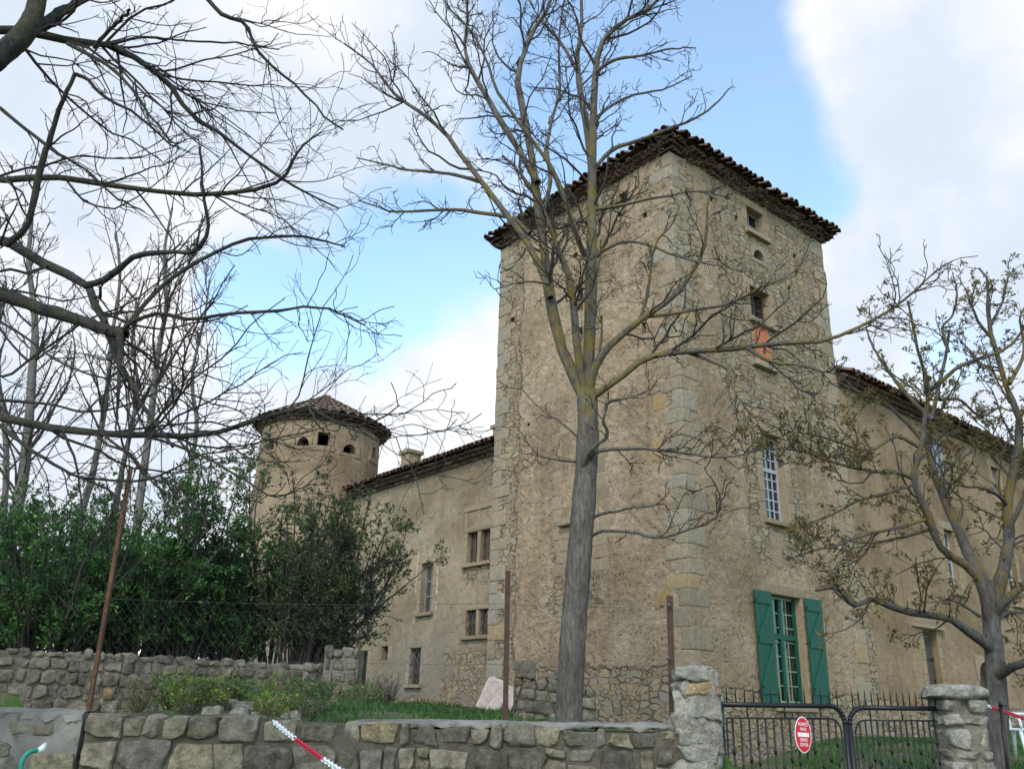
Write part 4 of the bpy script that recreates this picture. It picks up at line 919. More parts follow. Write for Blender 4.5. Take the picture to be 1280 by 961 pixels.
# ------------------------------------------------------------------ iron gate
def gate_leaf(pxl, pxr, ytl, ytr, DL, DR, nb, hinge_left, name_label):
    A, B = at(pxl, ytl, DL), at(pxr, ytr, DR); d = B-A; zslope = d[2]; d[2] = 0; L = np.linalg.norm(d); d /= L
    N = np.array([d[1], -d[0], 0]); N = N if N @ (CAM-A) > 0 else -N
    g = empty('gate_leaf', A+d*L/2+np.array([0, 0, -1.42-A[2]]), name_label, 'gate', 'two leaves of the black iron gate')
    zt = lambda s: A[2]+zslope*s/L; zb = -1.36; R_ = .16
    P = lambda s, z: np.array([A[0], A[1], 0])+d*s+np.array([0, 0, z])
    def frame(off, r, rad, zt_off):
        pts = []
        lo, hi = off, L-off
        if hinge_left:
            pts = [P(lo, zb+off), P(lo, zt(lo)-zt_off)]
            c = [P(hi-rad+rad*math.sin(x), zt(hi)-zt_off-rad+rad*math.cos(x)) for x in np.linspace(0, math.pi/2, 8)]
            pts += [P(lo+.001, zt(lo)-zt_off)]+c+[P(hi, zb+off)]
        else:
            c = [P(lo+rad-rad*math.sin(x), zt(lo)-zt_off-rad+rad*math.cos(x)) for x in np.linspace(math.pi/2, 0, 8)]
            pts = [P(lo, zb+off)]+c+[P(hi-.001, zt(hi)-zt_off), P(hi, zt(hi)-zt_off), P(hi, zb+off)]
        return pts
    mb = MB(); 
    f = frame(0, .03, R_, 0); q = [f[0]]+f[1:]
    # straight members as separate tubes so corners stay clean
    for i in range(len(q)-1):
        if np.linalg.norm(q[i+1]-q[i]) > .004: mb.tube([q[i], q[i+1]], .024, 10)
    mb.tube([P(0, zb), P(L, zb)], .024, 10); mb.build('frame', M['iron'], g, True)
    mb = MB(); q = frame(.055, .01, R_*.75, .115)
    for i in range(len(q)-1):
        if np.linalg.norm(q[i+1]-q[i]) > .004: mb.tube([q[i], q[i+1]], .009, 6)
    for s in (.2, .5, .8): mb.tube([P(L*s, zt(L*s)), P(L*s, zt(L*s)-.115)], .008, 6)
    mb.build('inner_rail', M['iron'], g, True)
    for i in range(nb):
        s = .075+(L-.15)*(i+.5)/nb; mb = MB()
        zt1 = zt(s)-.118
        e = (L-s) if hinge_left else s
        if e < R_: zt1 -= R_*.5*(1-e/R_)
        k1 = [.28, .42, .35, .2, .5][i % 5]; z1 = zt1-k1
        mb.tube([P(s, zb), P(s, zt1)], .0095, 6)
        mb.tube([P(s, z1-.035), P(s, z1-.01), P(s, z1+.01), P(s, z1+.035)], [.009, .017, .017, .009], 6)
        mb.tube([P(s, z1-.21), P(s, z1-.18), P(s, z1-.17), P(s, z1-.14)], [.009, .015, .015, .009], 6)
        mb.build('bar', M['iron'], g, True)
    for i in range(nb):
        s = .02+(L-.04)*(i+.5)/nb; e = (L-s) if hinge_left else s
        zb_ = zt(s)-(R_*(1-math.sqrt(max(0, 1-(1-e/R_)**2))) if e < R_ else 0)
        mb = MB(); mb.tube([P(s, zb_), P(s, zt(s)+.12), P(s, zt(s)+.165)], [.007, .007, .0015], 6); mb.build('spike', M['iron'], g, True)
    return g, P, N, L, zt
gl, P1, N1, L1, z1f = gate_leaf(901, 1054, 880, 882.5, 8.35, 8.95, 14, True, 'left leaf of the black iron gate, with the red oval sign')
g2, P2, N2, L2, z2f = gate_leaf(1060, 1191, 883.5, 885.5, 9.0, 9.25, 16, False, 'right leaf of the black iron gate, beside the capped pillar')
# the oval sign
sg = empty('warning_sign', P1(.0, 0)+np.array([0, 0, 0]), 'red oval no entry sign with white lettering hung on the gate', 'sign')
cpt = at(998.3, 917.5, 8.70); cpt = cpt+N1*.06; sg.location = tuple(cpt); dS = np.cross(np.array([0, 0, 1.]), N1); tlt = -.035
eU = dS*math.cos(tlt)+np.array([0, 0, math.sin(tlt)]); eV = -dS*math.sin(tlt)+np.array([0, 0, math.cos(tlt)])
rx, ry = .098, .158
def oval(mb, sx, sy, n0, n1, k=48):
    a_ = np.linspace(0, 2*np.pi, k, endpoint=False); ring = [cpt+eU*sx*math.cos(x)+eV*sy*math.sin(x) for x in a_]
    V = [q+N1*n1 for q in ring]+[q+N1*n0 for q in ring]+[cpt+N1*n1, cpt+N1*n0]
    mb.add(V, [(i, (i+1) % k, k+(i+1) % k, k+i) for i in range(k)], [(2*k, i, (i+1) % k) for i in range(k)]+[(2*k+1, k+(i+1) % k, k+i) for i in range(k)])
mb = MB(); oval(mb, rx, ry, -.003, .0); mb.build('border', M['signwhite'], sg)
mb = MB(); oval(mb, rx*.91, ry*.945, .0005, .003); mb.build('plate', M['signred'], sg)
mb = MB(); mb.box(cpt, np.array([eU, eV, N1]), (-.067, -.018, .0035), (.067, .018, .005)); mb.build('white_bar', M['signwhite'], sg)
def text(s, vz, size, wd):
    cu = bpy.data.curves.new('lettering', 'FONT'); cu.body = s; cu.size = size; cu.align_x = 'CENTER'; cu.align_y = 'CENTER'; cu.extrude = .0006
    ob = bpy.data.objects.new('lettering_src', cu); COL.objects.link(ob); dg = bpy.context.evaluated_depsgraph_get(); me = bpy.data.meshes.new_from_object(ob.evaluated_get(dg))
    COL.objects.unlink(ob); bpy.data.objects.remove(ob)
    co = np.empty(len(me.vertices)*3, np.float32); me.vertices.foreach_get('co', co); co = co.reshape(-1, 3)
    sx = wd/max(1e-6, float(np.ptp(co[:, 0])))
    out_ = eU[None]*(co[:, :1]*sx)+eV[None]*(co[:, 1:2]+vz)+N1[None]*(.0045+co[:, 2:3])
    me.vertices.foreach_set('co', out_.astype(np.float32).ravel()); me.materials.clear(); me.materials.append(M['signwhite']); me.update()
    o = bpy.data.objects.new('lettering', me); COL.objects.link(o); o.parent = sg
text('PROPRIÉTÉ', .088, .043, .112); text('PRIVÉE', .046, .040, .072); text('DÉFENSE', -.046, .040, .088); text("D'ENTRER", -.088, .042, .098)

# ------------------------------------------------------------------ fence, posts, chains
fe = empty('wire_fence', at(633, 900, 8.45), 'sagging chain link fence on rusty posts standing behind the stone wall', 'fence')
def post(p0, p1, w, mat, ties=()):
    d = norm(p1-p0); side = norm(np.cross(d, FH)); fr = np.cross(side, d); L = np.linalg.norm(p1-p0); mb = MB()
    ax = np.array([side, d, fr]); mb.box(p0, ax, (-w/2, 0, -.004), (w/2, L, .004)); mb.box(p0, ax, (-w/2, 0, .0045), (-w/2+.008, L, w)); return mb.build('post', mat, fe), d
pA0, pA1 = at(109, 892, 8.75), at(162.5, 585, 8.95)
pB0, pB1 = at(631.5, 905, 8.45), at(635, 713, 8.45)
pC0, pC1 = at(841, 905, 8.5), at(837, 744, 8.5)
post(pA0, pA1, .036, M['rustbright']); post(pB0, pB1, .05, M['rust']); post(pC0, pC1, .06, M['rust'])
for (px, py) in ((836, 755), (836, 822), (838, 862), (842, 893), (828, 757)): mb = MB(); stone(mb, at(px, py, 8.45), ax3, (.022, .012, .02), .01, .008, 20, .2); mb.build('wire_tie', M['wire'], fe, True)
def span(q0, q1, h, sag):
    """chain link between two posts: wires woven on the diagonal"""
    d = q1-q0; d[2] = 0; L = np.linalg.norm(d); d /= L; mbm = MB(); st = .085
    zt = lambda s: q0[2]+h+(q1[2]-q0[2])*s/L-sag*math.sin(math.pi*min(max(s/L, 0), 1)); zb = lambda s: q0[2]-.05+(q1[2]-q0[2])*s/L
    base = np.array([q0[0], q0[1], 0]); n = int((L+h)/st)
    for k in range(-1, n+1):
        for sgn in (1, -1):
            s0 = k*st-(h if sgn > 0 else 0)*1.; pts = []
            for f in np.linspace(0, 1, 9):
                s = s0+f*h if sgn > 0 else s0-f*h
                if 0 <= s <= L: pts.append(base+d*s+np.array([0, 0, zb(s)+(zt(s)-zb(s))*f])+np.array([0, 0, rng.normal(0, .004)])+N1*.004*sgn)
            if len(pts) > 1: mbm.tube(pts, .0006, 3, cap=False)
    return mbm, base, d, L, zt, zb
mbF = MB(); mbW = MB()
for (q0, q1, h, sag) in ((at(112, 892, 8.75), at(631.5, 903, 8.45), 1.06, .03), (at(632, 903, 8.45), at(841, 903, 8.5), 1.05, .02)):
    q0 = q0.copy(); q1 = q1.copy(); mm_, base, d, L, zt, zb = span(q0, q1, h, sag)
    mbF.V += mm_.V; mbF.Q += [q+mbF.n for q in mm_.Q]; mbF.mi += mm_.mi; mbF.tint += mm_.tint; mbF.n += mm_.n
    for f in (.5, 1.):
        ss = np.linspace(0, L, 16); mbW.tube([base+d*s+np.array([0, 0, zb(s)+(zt(s)-zb(s))*f+.004]) for s in ss], .0017, 4)
mbF.build('chain_link', M['wire'], fe); mbW.build('tension_wire', M['wire'], fe)
def plastic_chain(pts, name_label, run, first=0, ln=.05, r=.0065):
    P = smooth_line(pts, 200); s = np.concatenate([[0], np.cumsum(np.linalg.norm(np.diff(P, axis=0), axis=1))]); n = int(s[-1]/(ln*.68))
    ch = empty('plastic_chain', P[0], name_label, 'chain')
    for i in range(n):
        x = (i+.5)*s[-1]/n; c = np.array([np.interp(x, s, P[:, k]) for k in range(3)]); x2 = min(x+.02, s[-1]); d = norm(np.array([np.interp(x2, s, P[:, k]) for k in range(3)])-np.array([np.interp(x2-.04, s, P[:, k]) for k in range(3)]))
        sd = norm(np.cross(d, [0, 0, 1])); nn = np.cross(sd, d); tw = math.pi/4+math.pi/2*(i % 2); e = sd*math.cos(tw)+nn*math.sin(tw)
        a_ = np.linspace(0, 2*np.pi, 13); ring = [c+d*(ln/2)*math.cos(y)+e*ln*.32*math.sin(y) for y in a_]
        k = 0; acc = 0
        for w_, ccol_ in run:
            acc += w_
            if i < acc: k = ccol_; break
        else: k = run[-1][1]
        mb = MB(); mb.tube(ring, r, 5, cap=False); mb.build(('white_link', 'red_link')[k], M[('white', 'red')[k]], ch, True)
    return ch
plastic_chain([at(342, 901, 7.72), at(357, 914, 7.5), at(380, 931, 7.2), at(402, 947, 6.9), at(427, 963, 6.6), at(470, 985, 6.2)], 'red and white plastic chain hanging over the foreground wall', ((14, 0), (17, 1), (14, 0), (99, 1)), ln=.05, r=.0062)
plastic_chain([at(1231, 881, 9.25), at(1246, 886, 9.6), at(1262, 891, 10), at(1282, 898, 10.4), at(1330, 912, 11)], 'red plastic chain stretched from the capped pillar past the budding tree', ((6, 0), (99, 1)), ln=.05, r=.0062)
bp_ = empty('iron_post', at(1260, 961, 9.6), 'thin black iron post in front of the budding tree trunk', 'post')
mb = MB(); q0, q1 = at(1266, 1015, 9.6), at(1250.5, 880, 9.6); d = norm(q1-q0); mb.tube([q0, q1], .018, 8); mb.build('shaft', M['iron'], bp_, True)
mb = MB(); mb.tube([q1-d*.02, q1+d*.03], [.026, .02], 8); mb.tube([q1-d*.01+RT*.0, q1-d*.01+RT*.09], .006, 5); mb.build('cap', M['iron'], bp_, True)

# white plastic garden chair seen past the trunk
def garden_chair(p, rz):
    c = empty('garden_chair', p, 'white plastic garden chair on the grass at the right edge', 'chair')
    ca, sa = math.cos(rz), math.sin(rz); ax = np.array([[ca, sa, 0], [-sa, ca, 0], [0, 0, 1]])
    tr = lambda q: p+np.asarray(q, float) @ ax
    mb = MB(); stone(mb, tr((0, 0, .43)), ax, (.23, .22, .018), .016, .0, 1, 0); mb.build('seat', M['white'], c, True)
    # fanned backrest with slots
    mb = MB(); k = 9
    for i in range(k):
        x = -.2+.4*i/(k-1); top = .84+.06*math.cos(x/.2*1.3)-.06
        mb.tube([tr((x*.9, .2, .45)), tr((x, .245+.03*(1-(x/.2)**2), .63)), tr((x*1.05, .30+.03*(1-(x/.2)**2), top))], [.014, .015, .014], 6)
    arc = [tr((.23*math.sin(y), .30+.03*math.cos(y), .66+.19*math.cos(y)**.5 if math.cos(y) > 0 else .66)) for y in np.linspace(-1.5, 1.5, 15)]
    mb.tube(arc, .022, 8); mb.build('backrest', M['white'], c, True)
    for sx in (-1, 1):
        mb = MB(); mb.tube(smooth_line([tr((sx*.24, .27, .66)), tr((sx*.28, .0, .66)), tr((sx*.27, -.2, .64)), tr((sx*.25, -.24, .45))], 12), .022, 8); mb.build('armrest', M['white'], c, True)
        for sy in (-1, 1):
            mb = MB(); mb.tube([tr((sx*.21, sy*.19, .42)), tr((sx*.27, sy*.26, .0))], [.03, .02], 8); mb.build('leg', M['white'], c, True)
cu_, cv_ = loc(at(1268, 930, 14.5))
garden_chair(np.array(uv(cu_+.08, cv_, float(at(1268, 948, 14.5)[2]))), YAW+.5)

# slabs leaning at the foot of the tower
for k, (xa, ya, xb, yb, w, lab) in enumerate(((603, 890, 624, 848, .46, 'pale broken slab leaning highest against the tower corner'), (622, 893, 640, 858, .44, 'pale broken slab leaning behind the rusty fence post'), (612, 892, 628, 866, .26, 'small pale slab leaning between the two larger slabs'))):
    A, B = at(xa, ya, 22.7-k*.35), at(xb, yb, 23.1-k*.35); d = norm(B-A); sd = norm(np.cross(d, FH)); nn = np.cross(sd, d); mb = MB()
    stone(mb, (A+B)/2, np.array([sd, d, nn]), (w/2*1.05, np.linalg.norm(B-A)/2, .04), .02, .008, 6, .05, None, True); tag(mb.build('stone_slab', M['slab'], None, True), lab, 'slab', 'pale slabs leaning at the tower corner')

# ------------------------------------------------------------------ trees
def pack(*lv):
    """pads a list of (P,R) single limbs to arrays"""
    return np.stack([p for p, _ in lv]), np.stack([r for _, r in lv])
def tree(name, label, base, trunk, limbs, levels, mats, group=None, leaf=None, limb_in_trunk=4):
    e = empty(name, base, label, 'tree', group)
    mb = MB()
    for (P, R) in trunk:
        n_ = 4*len(P); f = np.linspace(0, len(P)-1, n_); P = np.stack([np.interp(f, np.arange(len(P)), P[:, i]) for i in range(3)], 1); R = np.interp(f, np.arange(len(R)), R)
        R = R*(1+.02*np.sin(f*1.3)+.03*np.maximum(0, np.sin(f*.9+1))**6); V, Q = tubes(P[None], R[None], 26, .035); mb.add(V, Q); mb.tube(P[-3:], R[-3:]*.95, 12)
    Pm, Rm = pack(*limbs)
    V, Q = tubes(Pm[:limb_in_trunk], Rm[:limb_in_trunk]*(1+rng.normal(0, .05, Rm[:limb_in_trunk].shape)), 12, .035); mb.add(V, Q)
    mb.build('trunk', mats[0], e, True)
    mb = MB()
    if len(Pm) > limb_in_trunk: V, Q = tubes(Pm[limb_in_trunk:], Rm[limb_in_trunk:], 7); mb.add(V, Q)
    P, R = Pm, Rm; allp = []
    for i, kw in enumerate(levels):
        P2, R2 = grow(P, R, **kw)
        if len(P2): V, Q = tubes(P2, R2, 5 if i == 0 else 4 if i == 1 else 3); mb.add(V, Q)
        allp.append((P2, R2)); 
        if i == 0: P, R = P2, R2
        else: P, R = P2, R2
    # twigs straight off the main limbs as well
    P3, R3 = grow(Pm, Rm, dens=3.8, lf=.10, ang=(35, 75), k=5, wig=.3, rmin=.004, lmin=.15, lmax=.7, tmin=.3)
    V, Q = tubes(P3, R3, 3); mb.add(V, Q)
    P4, R4 = grow(P3, R3, dens=4, lf=.4, ang=(30, 65), k=4, wig=.25, rmin=.0033, lmin=.06, lmax=.3); V, Q = tubes(P4, R4, 3); mb.add(V, Q)
    mb.build('crown', mats[1], e, True)
    if leaf:
        n_, size, m_ = leaf; mb = MB(); tips = [(allp[-1][0][:, -1], allp[-1][0][:, -1]-allp[-1][0][:, -2]), (allp[-2][0][:, -1], allp[-2][0][:, -1]-allp[-2][0][:, -2]), (P4[:, -1], P4[:, -1]-P4[:, -2])]
        for C_, D_ in tips:
            if len(C_): leaves(mb, np.repeat(C_, n_, 0)+rng.normal(0, .018, (len(C_)*n_, 3)), np.repeat(norm(D_), n_, 0), size, .42, .8)
        mb.build('young_leaves', m_, e)
    return e
D0 = 11.5
# central tree
T = [limb([(709, 930), (711, 895), (716, 801), (722, 720), (727, 663), (732, 600), (734, 560), (734.5, 520), (734, 488)], D0, D0, 34, 25, 28, .002)]
T[0][1][:5] *= np.array([1.28, 1.2, 1.12, 1.07, 1.03])
L_ = [
 limb([(733,500),(720,474),(704,440),(693,398),(686,360),(679,305),(671,245),(664,190),(652,130),(647,100),(655,65),(668,35),(690,0),(705,-60)], D0, D0+.5, 17, 3),
 limb([(735,500),(736,450),(738,390),(739,330),(740,270),(740,205),(742,150),(744,95),(752,55),(775,30),(815,8),(850,-30)], D0, D0-.8, 18, 2.5),
 limb([(733,498),(726,465),(720,420),(717,385),(713,352),(702,322),(694,303),(685,278),(672,250),(650,215),(628,195)], D0, D0-1.2, 12, 3),
 limb([(736,495),(743,462),(758,437),(782,415),(805,397),(840,372),(862,345),(877,318),(884,285),(884,258),(893,225)], D0-.05, D0-1.3, 11, 2),
 limb([(733,500),(752,488),(775,472),(800,452),(825,443),(850,440),(900,437),(937,433),(980,429),(1030,426),(1062,414),(1107,392),(1134,372),(1152,355),(1173,338)], D0, D0-1.6, 10, 2),
 limb([(688,372),(676,336),(657,300),(640,277),(600,225),(577,195),(555,165),(525,140),(495,120),(475,95),(462,78),(430,55)], D0, D0+1.0, 9, 2),
 limb([(672,228),(650,190),(625,150),(605,115),(590,90),(581,60),(585,20),(578,-30)], D0+.1, D0+1.0, 9, 2.5),
 limb([(732,320),(725,306),(713,269),(702,240),(690,211),(669,180),(642,144),(620,112),(610,80),(590,40),(560,10)], D0-.2, D0-1.0, 8, 2),
 limb([(739,200),(735,165),(726,120),(722,75),(727,25),(725,-40)], D0-.2, D0+.6, 11, 3),
 limb([(662,292),(640,273),(600,266),(565,262),(525,264),(490,265),(470,258),(448,250)], D0+.2, D0+.9, 6, 1.5),
 limb([(603,228),(570,219),(540,215),(505,212),(480,205),(445,197)], D0+.5, D0+1.2, 5, 1.5),
 limb([(742,212),(765,188),(800,175),(840,160),(875,145),(897,128),(915,108)], D0-.3, D0-1.0, 6, 1.5),
 limb([(740,262),(775,257),(810,249),(835,245),(860,240),(886,240),(915,250)], D0-.3, D0-1.4, 4.5, 1.5),
 limb([(741,325),(756,312),(780,302),(810,306),(840,318),(880,330),(910,331)], D0-.2, D0-1.2, 5, 1.5),
 limb([(801,397),(808,372),(812,350),(815,322),(822,300),(840,280),(850,255)], D0-.5, D0-1.2, 5, 1.5),
 limb([(808,396),(840,392),(875,386),(910,380),(950,360),(985,345),(1010,318)], D0-.5, D0-1.8, 5, 1.5),
 limb([(741,470),(748,448),(752,418),(751,395),(745,408),(735,405)], D0-.1, D0-.6, 4, 1.5),
 limb([(862,441),(890,452),(912,463),(918,488),(928,505)], D0-.5, D0-1.2, 5, 1.5),
 limb([(933,434),(953,447),(975,454),(998,456),(1023,463),(1050,468)], D0-.8, D0-1.4, 6, 2),
 limb([(731,586),(737,572),(750,563),(775,561),(800,560),(830,563),(852,565),(880,570),(905,571),(935,566),(965,556)], D0, D0-1.4, 6, 1.5),
 limb([(730,580),(734,568),(745,556),(757,548),(759,538),(754,527),(757,512),(764,500),(790,496),(815,485)], D0-.15, D0-.9, 6, 2),
 limb([(739,648),(752,642),(774,638),(800,633),(829,630)], D0, D0-.5, 4.5, 2),
 limb([(737,671),(748,665),(760,663),(792,665),(824,672),(856,663),(888,652),(900,635),(899,615),(890,598),(880,585)], D0, D0-1.2, 4.5, 1.2),
 limb([(722,546),(700,527),(678,512),(660,495),(645,478)], D0, D0+.5, 3, 1.2),
 limb([(722,577),(705,576),(692,574),(675,570),(655,567)], D0, D0-.6, 3, 1.2),
 limb([(688,355),(665,352),(645,354),(618,362)], D0, D0-.7, 3, 1.5),
 limb([(680,262),(688,225),(684,185),(690,150),(700,110),(698,60),(705,0)], D0+.1, D0+1.1, 6, 2),
 limb([(745,90),(768,75),(800,70),(835,62),(870,60)], D0-.6, D0-1.3, 5, 1.5),
 limb([(722,90),(705,60),(690,40),(672,20),(650,-20)], D0+.2, D0+.9, 5, 1.5),
 limb([(742,150),(768,130),(795,118),(830,112),(865,95)], D0-.4, D0+.4, 4, 1.5),
]
tree('bare_tree', 'tall bare tree with lichen yellowed limbs growing in front of the square tower', T[0][0][1], T, L_,
     [dict(dens=2.9, lf=.34, ang=(28, 60), k=9, wig=.22, up=.07, tmin=.25, rfac=.55, rmin=.0075, lmin=.4, lmax=1.7),
      dict(dens=6.2, lf=.5, ang=(30, 65), k=7, wig=.28, up=.05, tmin=.12, rfac=.7, rmin=.006, lmin=.18, lmax=.85),
      dict(dens=5.2, lf=.5, ang=(28, 60), k=5, wig=.28, up=.04, tmin=.2, rfac=.8, rmin=.005, lmin=.09, lmax=.4)], (M['bark'], M['barktwig']), limb_in_trunk=30)
# right tree with young leaves
Dr = 11.0
T = [limb([(1252, 1010), (1249, 961), (1246, 880), (1244, 830), (1241, 795), (1238, 770), (1236, 745), (1234, 725)], Dr, Dr, 29, 15, 22, .002)]
L_ = [
 limb([(1244,815),(1228,801),(1205,785),(1188,773),(1159,768),(1132,764),(1107,755),(1088,749),(1070,757),(1058,748),(1046,735),(1020,738)], Dr, Dr-1.4, 13, 3),
 limb([(1240,785),(1234,762),(1229,735),(1216,712),(1192,697),(1176,684),(1167,664),(1159,642),(1149,620),(1141,598),(1147,578),(1152,550),(1157,515),(1160,482),(1150,450),(1142,410),(1134,375)], Dr, Dr-.8, 14, 2.5),
 limb([(1240,775),(1230,727),(1215,702),(1201,670),(1188,641),(1178,618),(1167,590),(1161,560),(1164,525),(1172,490),(1183,440),(1186,415)], Dr+.05, Dr+.9, 16, 2.5),
 limb([(1241,785),(1246,740),(1254,716),(1257,699),(1263,668),(1259,641),(1262,615),(1270,575),(1275,527),(1263,495),(1254,470),(1240,420),(1234,378),(1236,352),(1224,334)], Dr, Dr+.6, 17, 2.2),
 limb([(1241,768),(1250,758),(1260,748),(1280,731),(1310,700),(1330,650)], Dr, Dr-.5, 13, 6),
 limb([(1240,780),(1250,771),(1260,766),(1285,763),(1330,752)], Dr, Dr+.8, 7, 3),
 limb([(1244,845),(1255,840),(1266,833),(1285,826),(1330,800)], Dr, Dr-.8, 13, 8),
 limb([(1160,490),(1173,480),(1198,459),(1227,447),(1261,434),(1285,402)], Dr-.6, Dr-1.2, 6, 3),
 limb([(1140,597),(1120,590),(1090,588),(1060,583),(1029,573),(1004,564),(962,561),(930,565)], Dr-.4, Dr-1.8, 6, 1.5),
 limb([(1143,605),(1110,615),(1075,625),(1045,640),(1010,655),(985,665)], Dr-.4, Dr-1.4, 5, 1.5),
 limb([(1150,560),(1120,545),(1090,562),(1060,557),(1025,545),(994,540),(960,530)], Dr-.5, Dr-1.5, 5, 1.5),
 limb([(1160,648),(1120,660),(1085,667),(1050,680),(1010,690),(985,700)], Dr-.3, Dr-1.5, 5, 1.5),
 limb([(1166,660),(1140,668),(1110,675),(1075,678),(1045,670)], Dr-.3, Dr+.5, 5, 1.5),
 limb([(1262,640),(1252,623),(1230,610),(1202,607),(1175,600)], Dr+.3, Dr-.5, 6, 2),
 limb([(1166,525),(1140,500),(1115,470),(1095,440),(1082,410)], Dr+.4, Dr+1.2, 6, 2),
 limb([(1160,560),(1130,525),(1100,500),(1075,490),(1050,470)], Dr+.4, Dr+.2, 5, 1.5),
 limb([(1186,440),(1178,410),(1190,395),(1196,365),(1190,340)], Dr+.6, Dr+.8, 4, 1.5),
 limb([(1236,410),(1252,380),(1258,352),(1268,338)], Dr+.6, Dr+.9, 4, 1.5),
 limb([(1262,480),(1280,440),(1275,400),(1283,380)], Dr+.3, Dr+1.1, 5, 1.5),
 limb([(1225,770),(1210,760),(1195,752),(1180,748),(1168,758)], Dr-.2, Dr-.7, 4, 2),
 limb([(1046,737),(1043,719),(1052,700),(1060,690)], Dr-1.2, Dr-1.3, 3, 1.5),
 limb([(1262,660),(1280,620),(1290,580),(1300,540)], Dr, Dr-.4, 6, 3),
 limb([(1240,424),(1222,400),(1215,375),(1222,350)], Dr+.5, Dr+.2, 4, 1.5),
 limb([(1175,500),(1200,500),(1225,520),(1250,510),(1280,520)], Dr+.5, Dr+1.5, 4, 1.5),
]
tree('budding_tree', 'low spreading tree with brownish young leaves right of the gate pillar', T[0][0][1], T, L_,
     [dict(dens=4.4, lf=.36, ang=(28, 62), k=9, wig=.22, up=.05, tmin=.22, rfac=.55, rmin=.0065, lmin=.3, lmax=1.1),
      dict(dens=5.2, lf=.45, ang=(30, 65), k=6, wig=.26, up=.11, tmin=.15, rfac=.7, rmin=.006, lmin=.16, lmax=.6),
      dict(dens=4.2, lf=.5, ang=(28, 60), k=4, wig=.22, up=.10, tmin=.25, rfac=.8, rmin=.0045, lmin=.07, lmax=.28)], (M['barkr'], M['twigr']), leaf=(9, .055, M['budleaf']), limb_in_trunk=24)
# foreground tree reaching in from the left; its trunk stands left of the frame
Df = 5.2
bx = at(-260, 520, 5.6)
T = [(smooth_line([np.array([bx[0], bx[1], -.25]), np.array([bx[0], bx[1], 1.2]), at(-230, 330, 5.5), at(-120, 180, 5.4), at(-30, 95, Df), at(30, 42, Df), at(48, -5, Df), at(60, -90, Df)], 30), np.concatenate([np.linspace(.2, .11, 15), np.linspace(.09, .05, 15)]))]
L_ = [
 limb([(-230,330),(-150,335),(-70,352),(0,367),(50,385),(100,400),(140,414),(156,419)], 5.5, Df-.1, 20, 14),
 limb([(-200,290),(-100,290),(0,300),(30,315),(65,335),(107,355),(120,385),(133,405),(140,425),(147,450),(160,472),(170,492),(185,517),(200,537),(215,560)], 5.5, Df-.3, 14, 3.5),
 limb([(-120,180),(-60,60),(0,37),(45,42),(90,52),(140,57),(180,80),(215,110),(240,145),(280,170),(340,215),(380,240),(425,260)], Df+.2, Df+.6, 13, 2),
 limb([(-240,450),(-120,490),(0,521),(40,530),(70,536),(100,538),(140,544),(175,543),(207,543),(250,545),(300,532),(337,520),(379,507),(405,517),(422,529),(442,533),(465,529),(483,519),(499,505)], 5.6, Df-.6, 12, 1.5),
 limb([(28,45),(55,30),(75,15),(100,0),(150,-60)], Df, Df+.5, 13, 9),
 limb([(-120,200),(-60,215),(0,225),(65,222),(130,230),(220,242),(300,240),(350,225),(365,200),(380,180),(400,165)], Df+.3, Df-.3, 10, 2),
 limb([(8,306),(35,280),(50,215),(62,175),(75,135),(95,92)], Df+.05, Df-.4, 9, 5),
 limb([(95,93),(110,100),(130,120),(180,150),(205,172),(224,188)], Df-.4, Df-.2, 5, 2),
 limb([(107,357),(130,350),(150,335),(170,320),(210,315),(243,314),(260,285),(257,255),(253,230),(250,185)], Df-.1, Df-.6, 9, 2.5),
 limb([(152,416),(165,400),(200,360),(250,325),(310,300),(360,295),(400,300),(430,308)], Df-.1, Df+.5, 7, 2),
 limb([(154,412),(170,400),(200,392),(240,400),(285,392),(340,390),(375,384),(410,387),(430,395),(455,405)], Df-.1, Df-.8, 6, 2),
 limb([(150,418),(150,440),(149,462),(148,500),(146,540)], Df-.15, Df-.3, 10, 2),
 limb([(-60,480),(0,532),(25,552),(60,575),(100,597),(135,610),(160,640)], 5.6, Df-.2, 6, 2),
 limb([(200,-90),(235,-30),(262,2),(280,20),(307,30),(320,60),(350,90),(380,115),(405,145),(428,162)], Df+.3, Df+.5, 6, 2),
 limb([(118,60),(130,45),(148,28),(163,12)], Df, Df-.3, 5, 4),
 limb([(140,55),(175,47),(210,49),(240,52),(300,55),(350,62)], Df, Df+.6, 4, 1.5),
 limb([(85,55),(110,68),(150,95),(200,160),(220,180)], Df, Df-.5, 6, 2),
 limb([(385,508),(390,517),(399,534),(414,548)], Df-.5, Df-.5, 4, 2),
 limb([(0,500),(60,505),(110,515),(160,505),(210,480),(240,440)], 5.3, 5.0, 4, 1.5),
 limb([(0,402),(30,420),(70,450),(120,470),(190,480),(260,500),(310,520)], 5.3, 5.0, 3.5, 1.5),
 limb([(100,597),(180,600),(250,570),(300,560),(350,548)], 5.1, 4.9, 3.5, 1.2),
 limb([(165,540),(230,560),(290,590),(340,620),(375,610),(391,600)], 5.0, 4.8, 4, 1.2),
 limb([(0,135),(30,160),(70,190),(110,215),(150,250),(180,265)], 5.3, 5.0, 5, 2),
 limb([(-40,420),(0,470),(50,440),(110,400),(160,380),(230,330)], 5.5, 5.4, 4, 1.5),
]
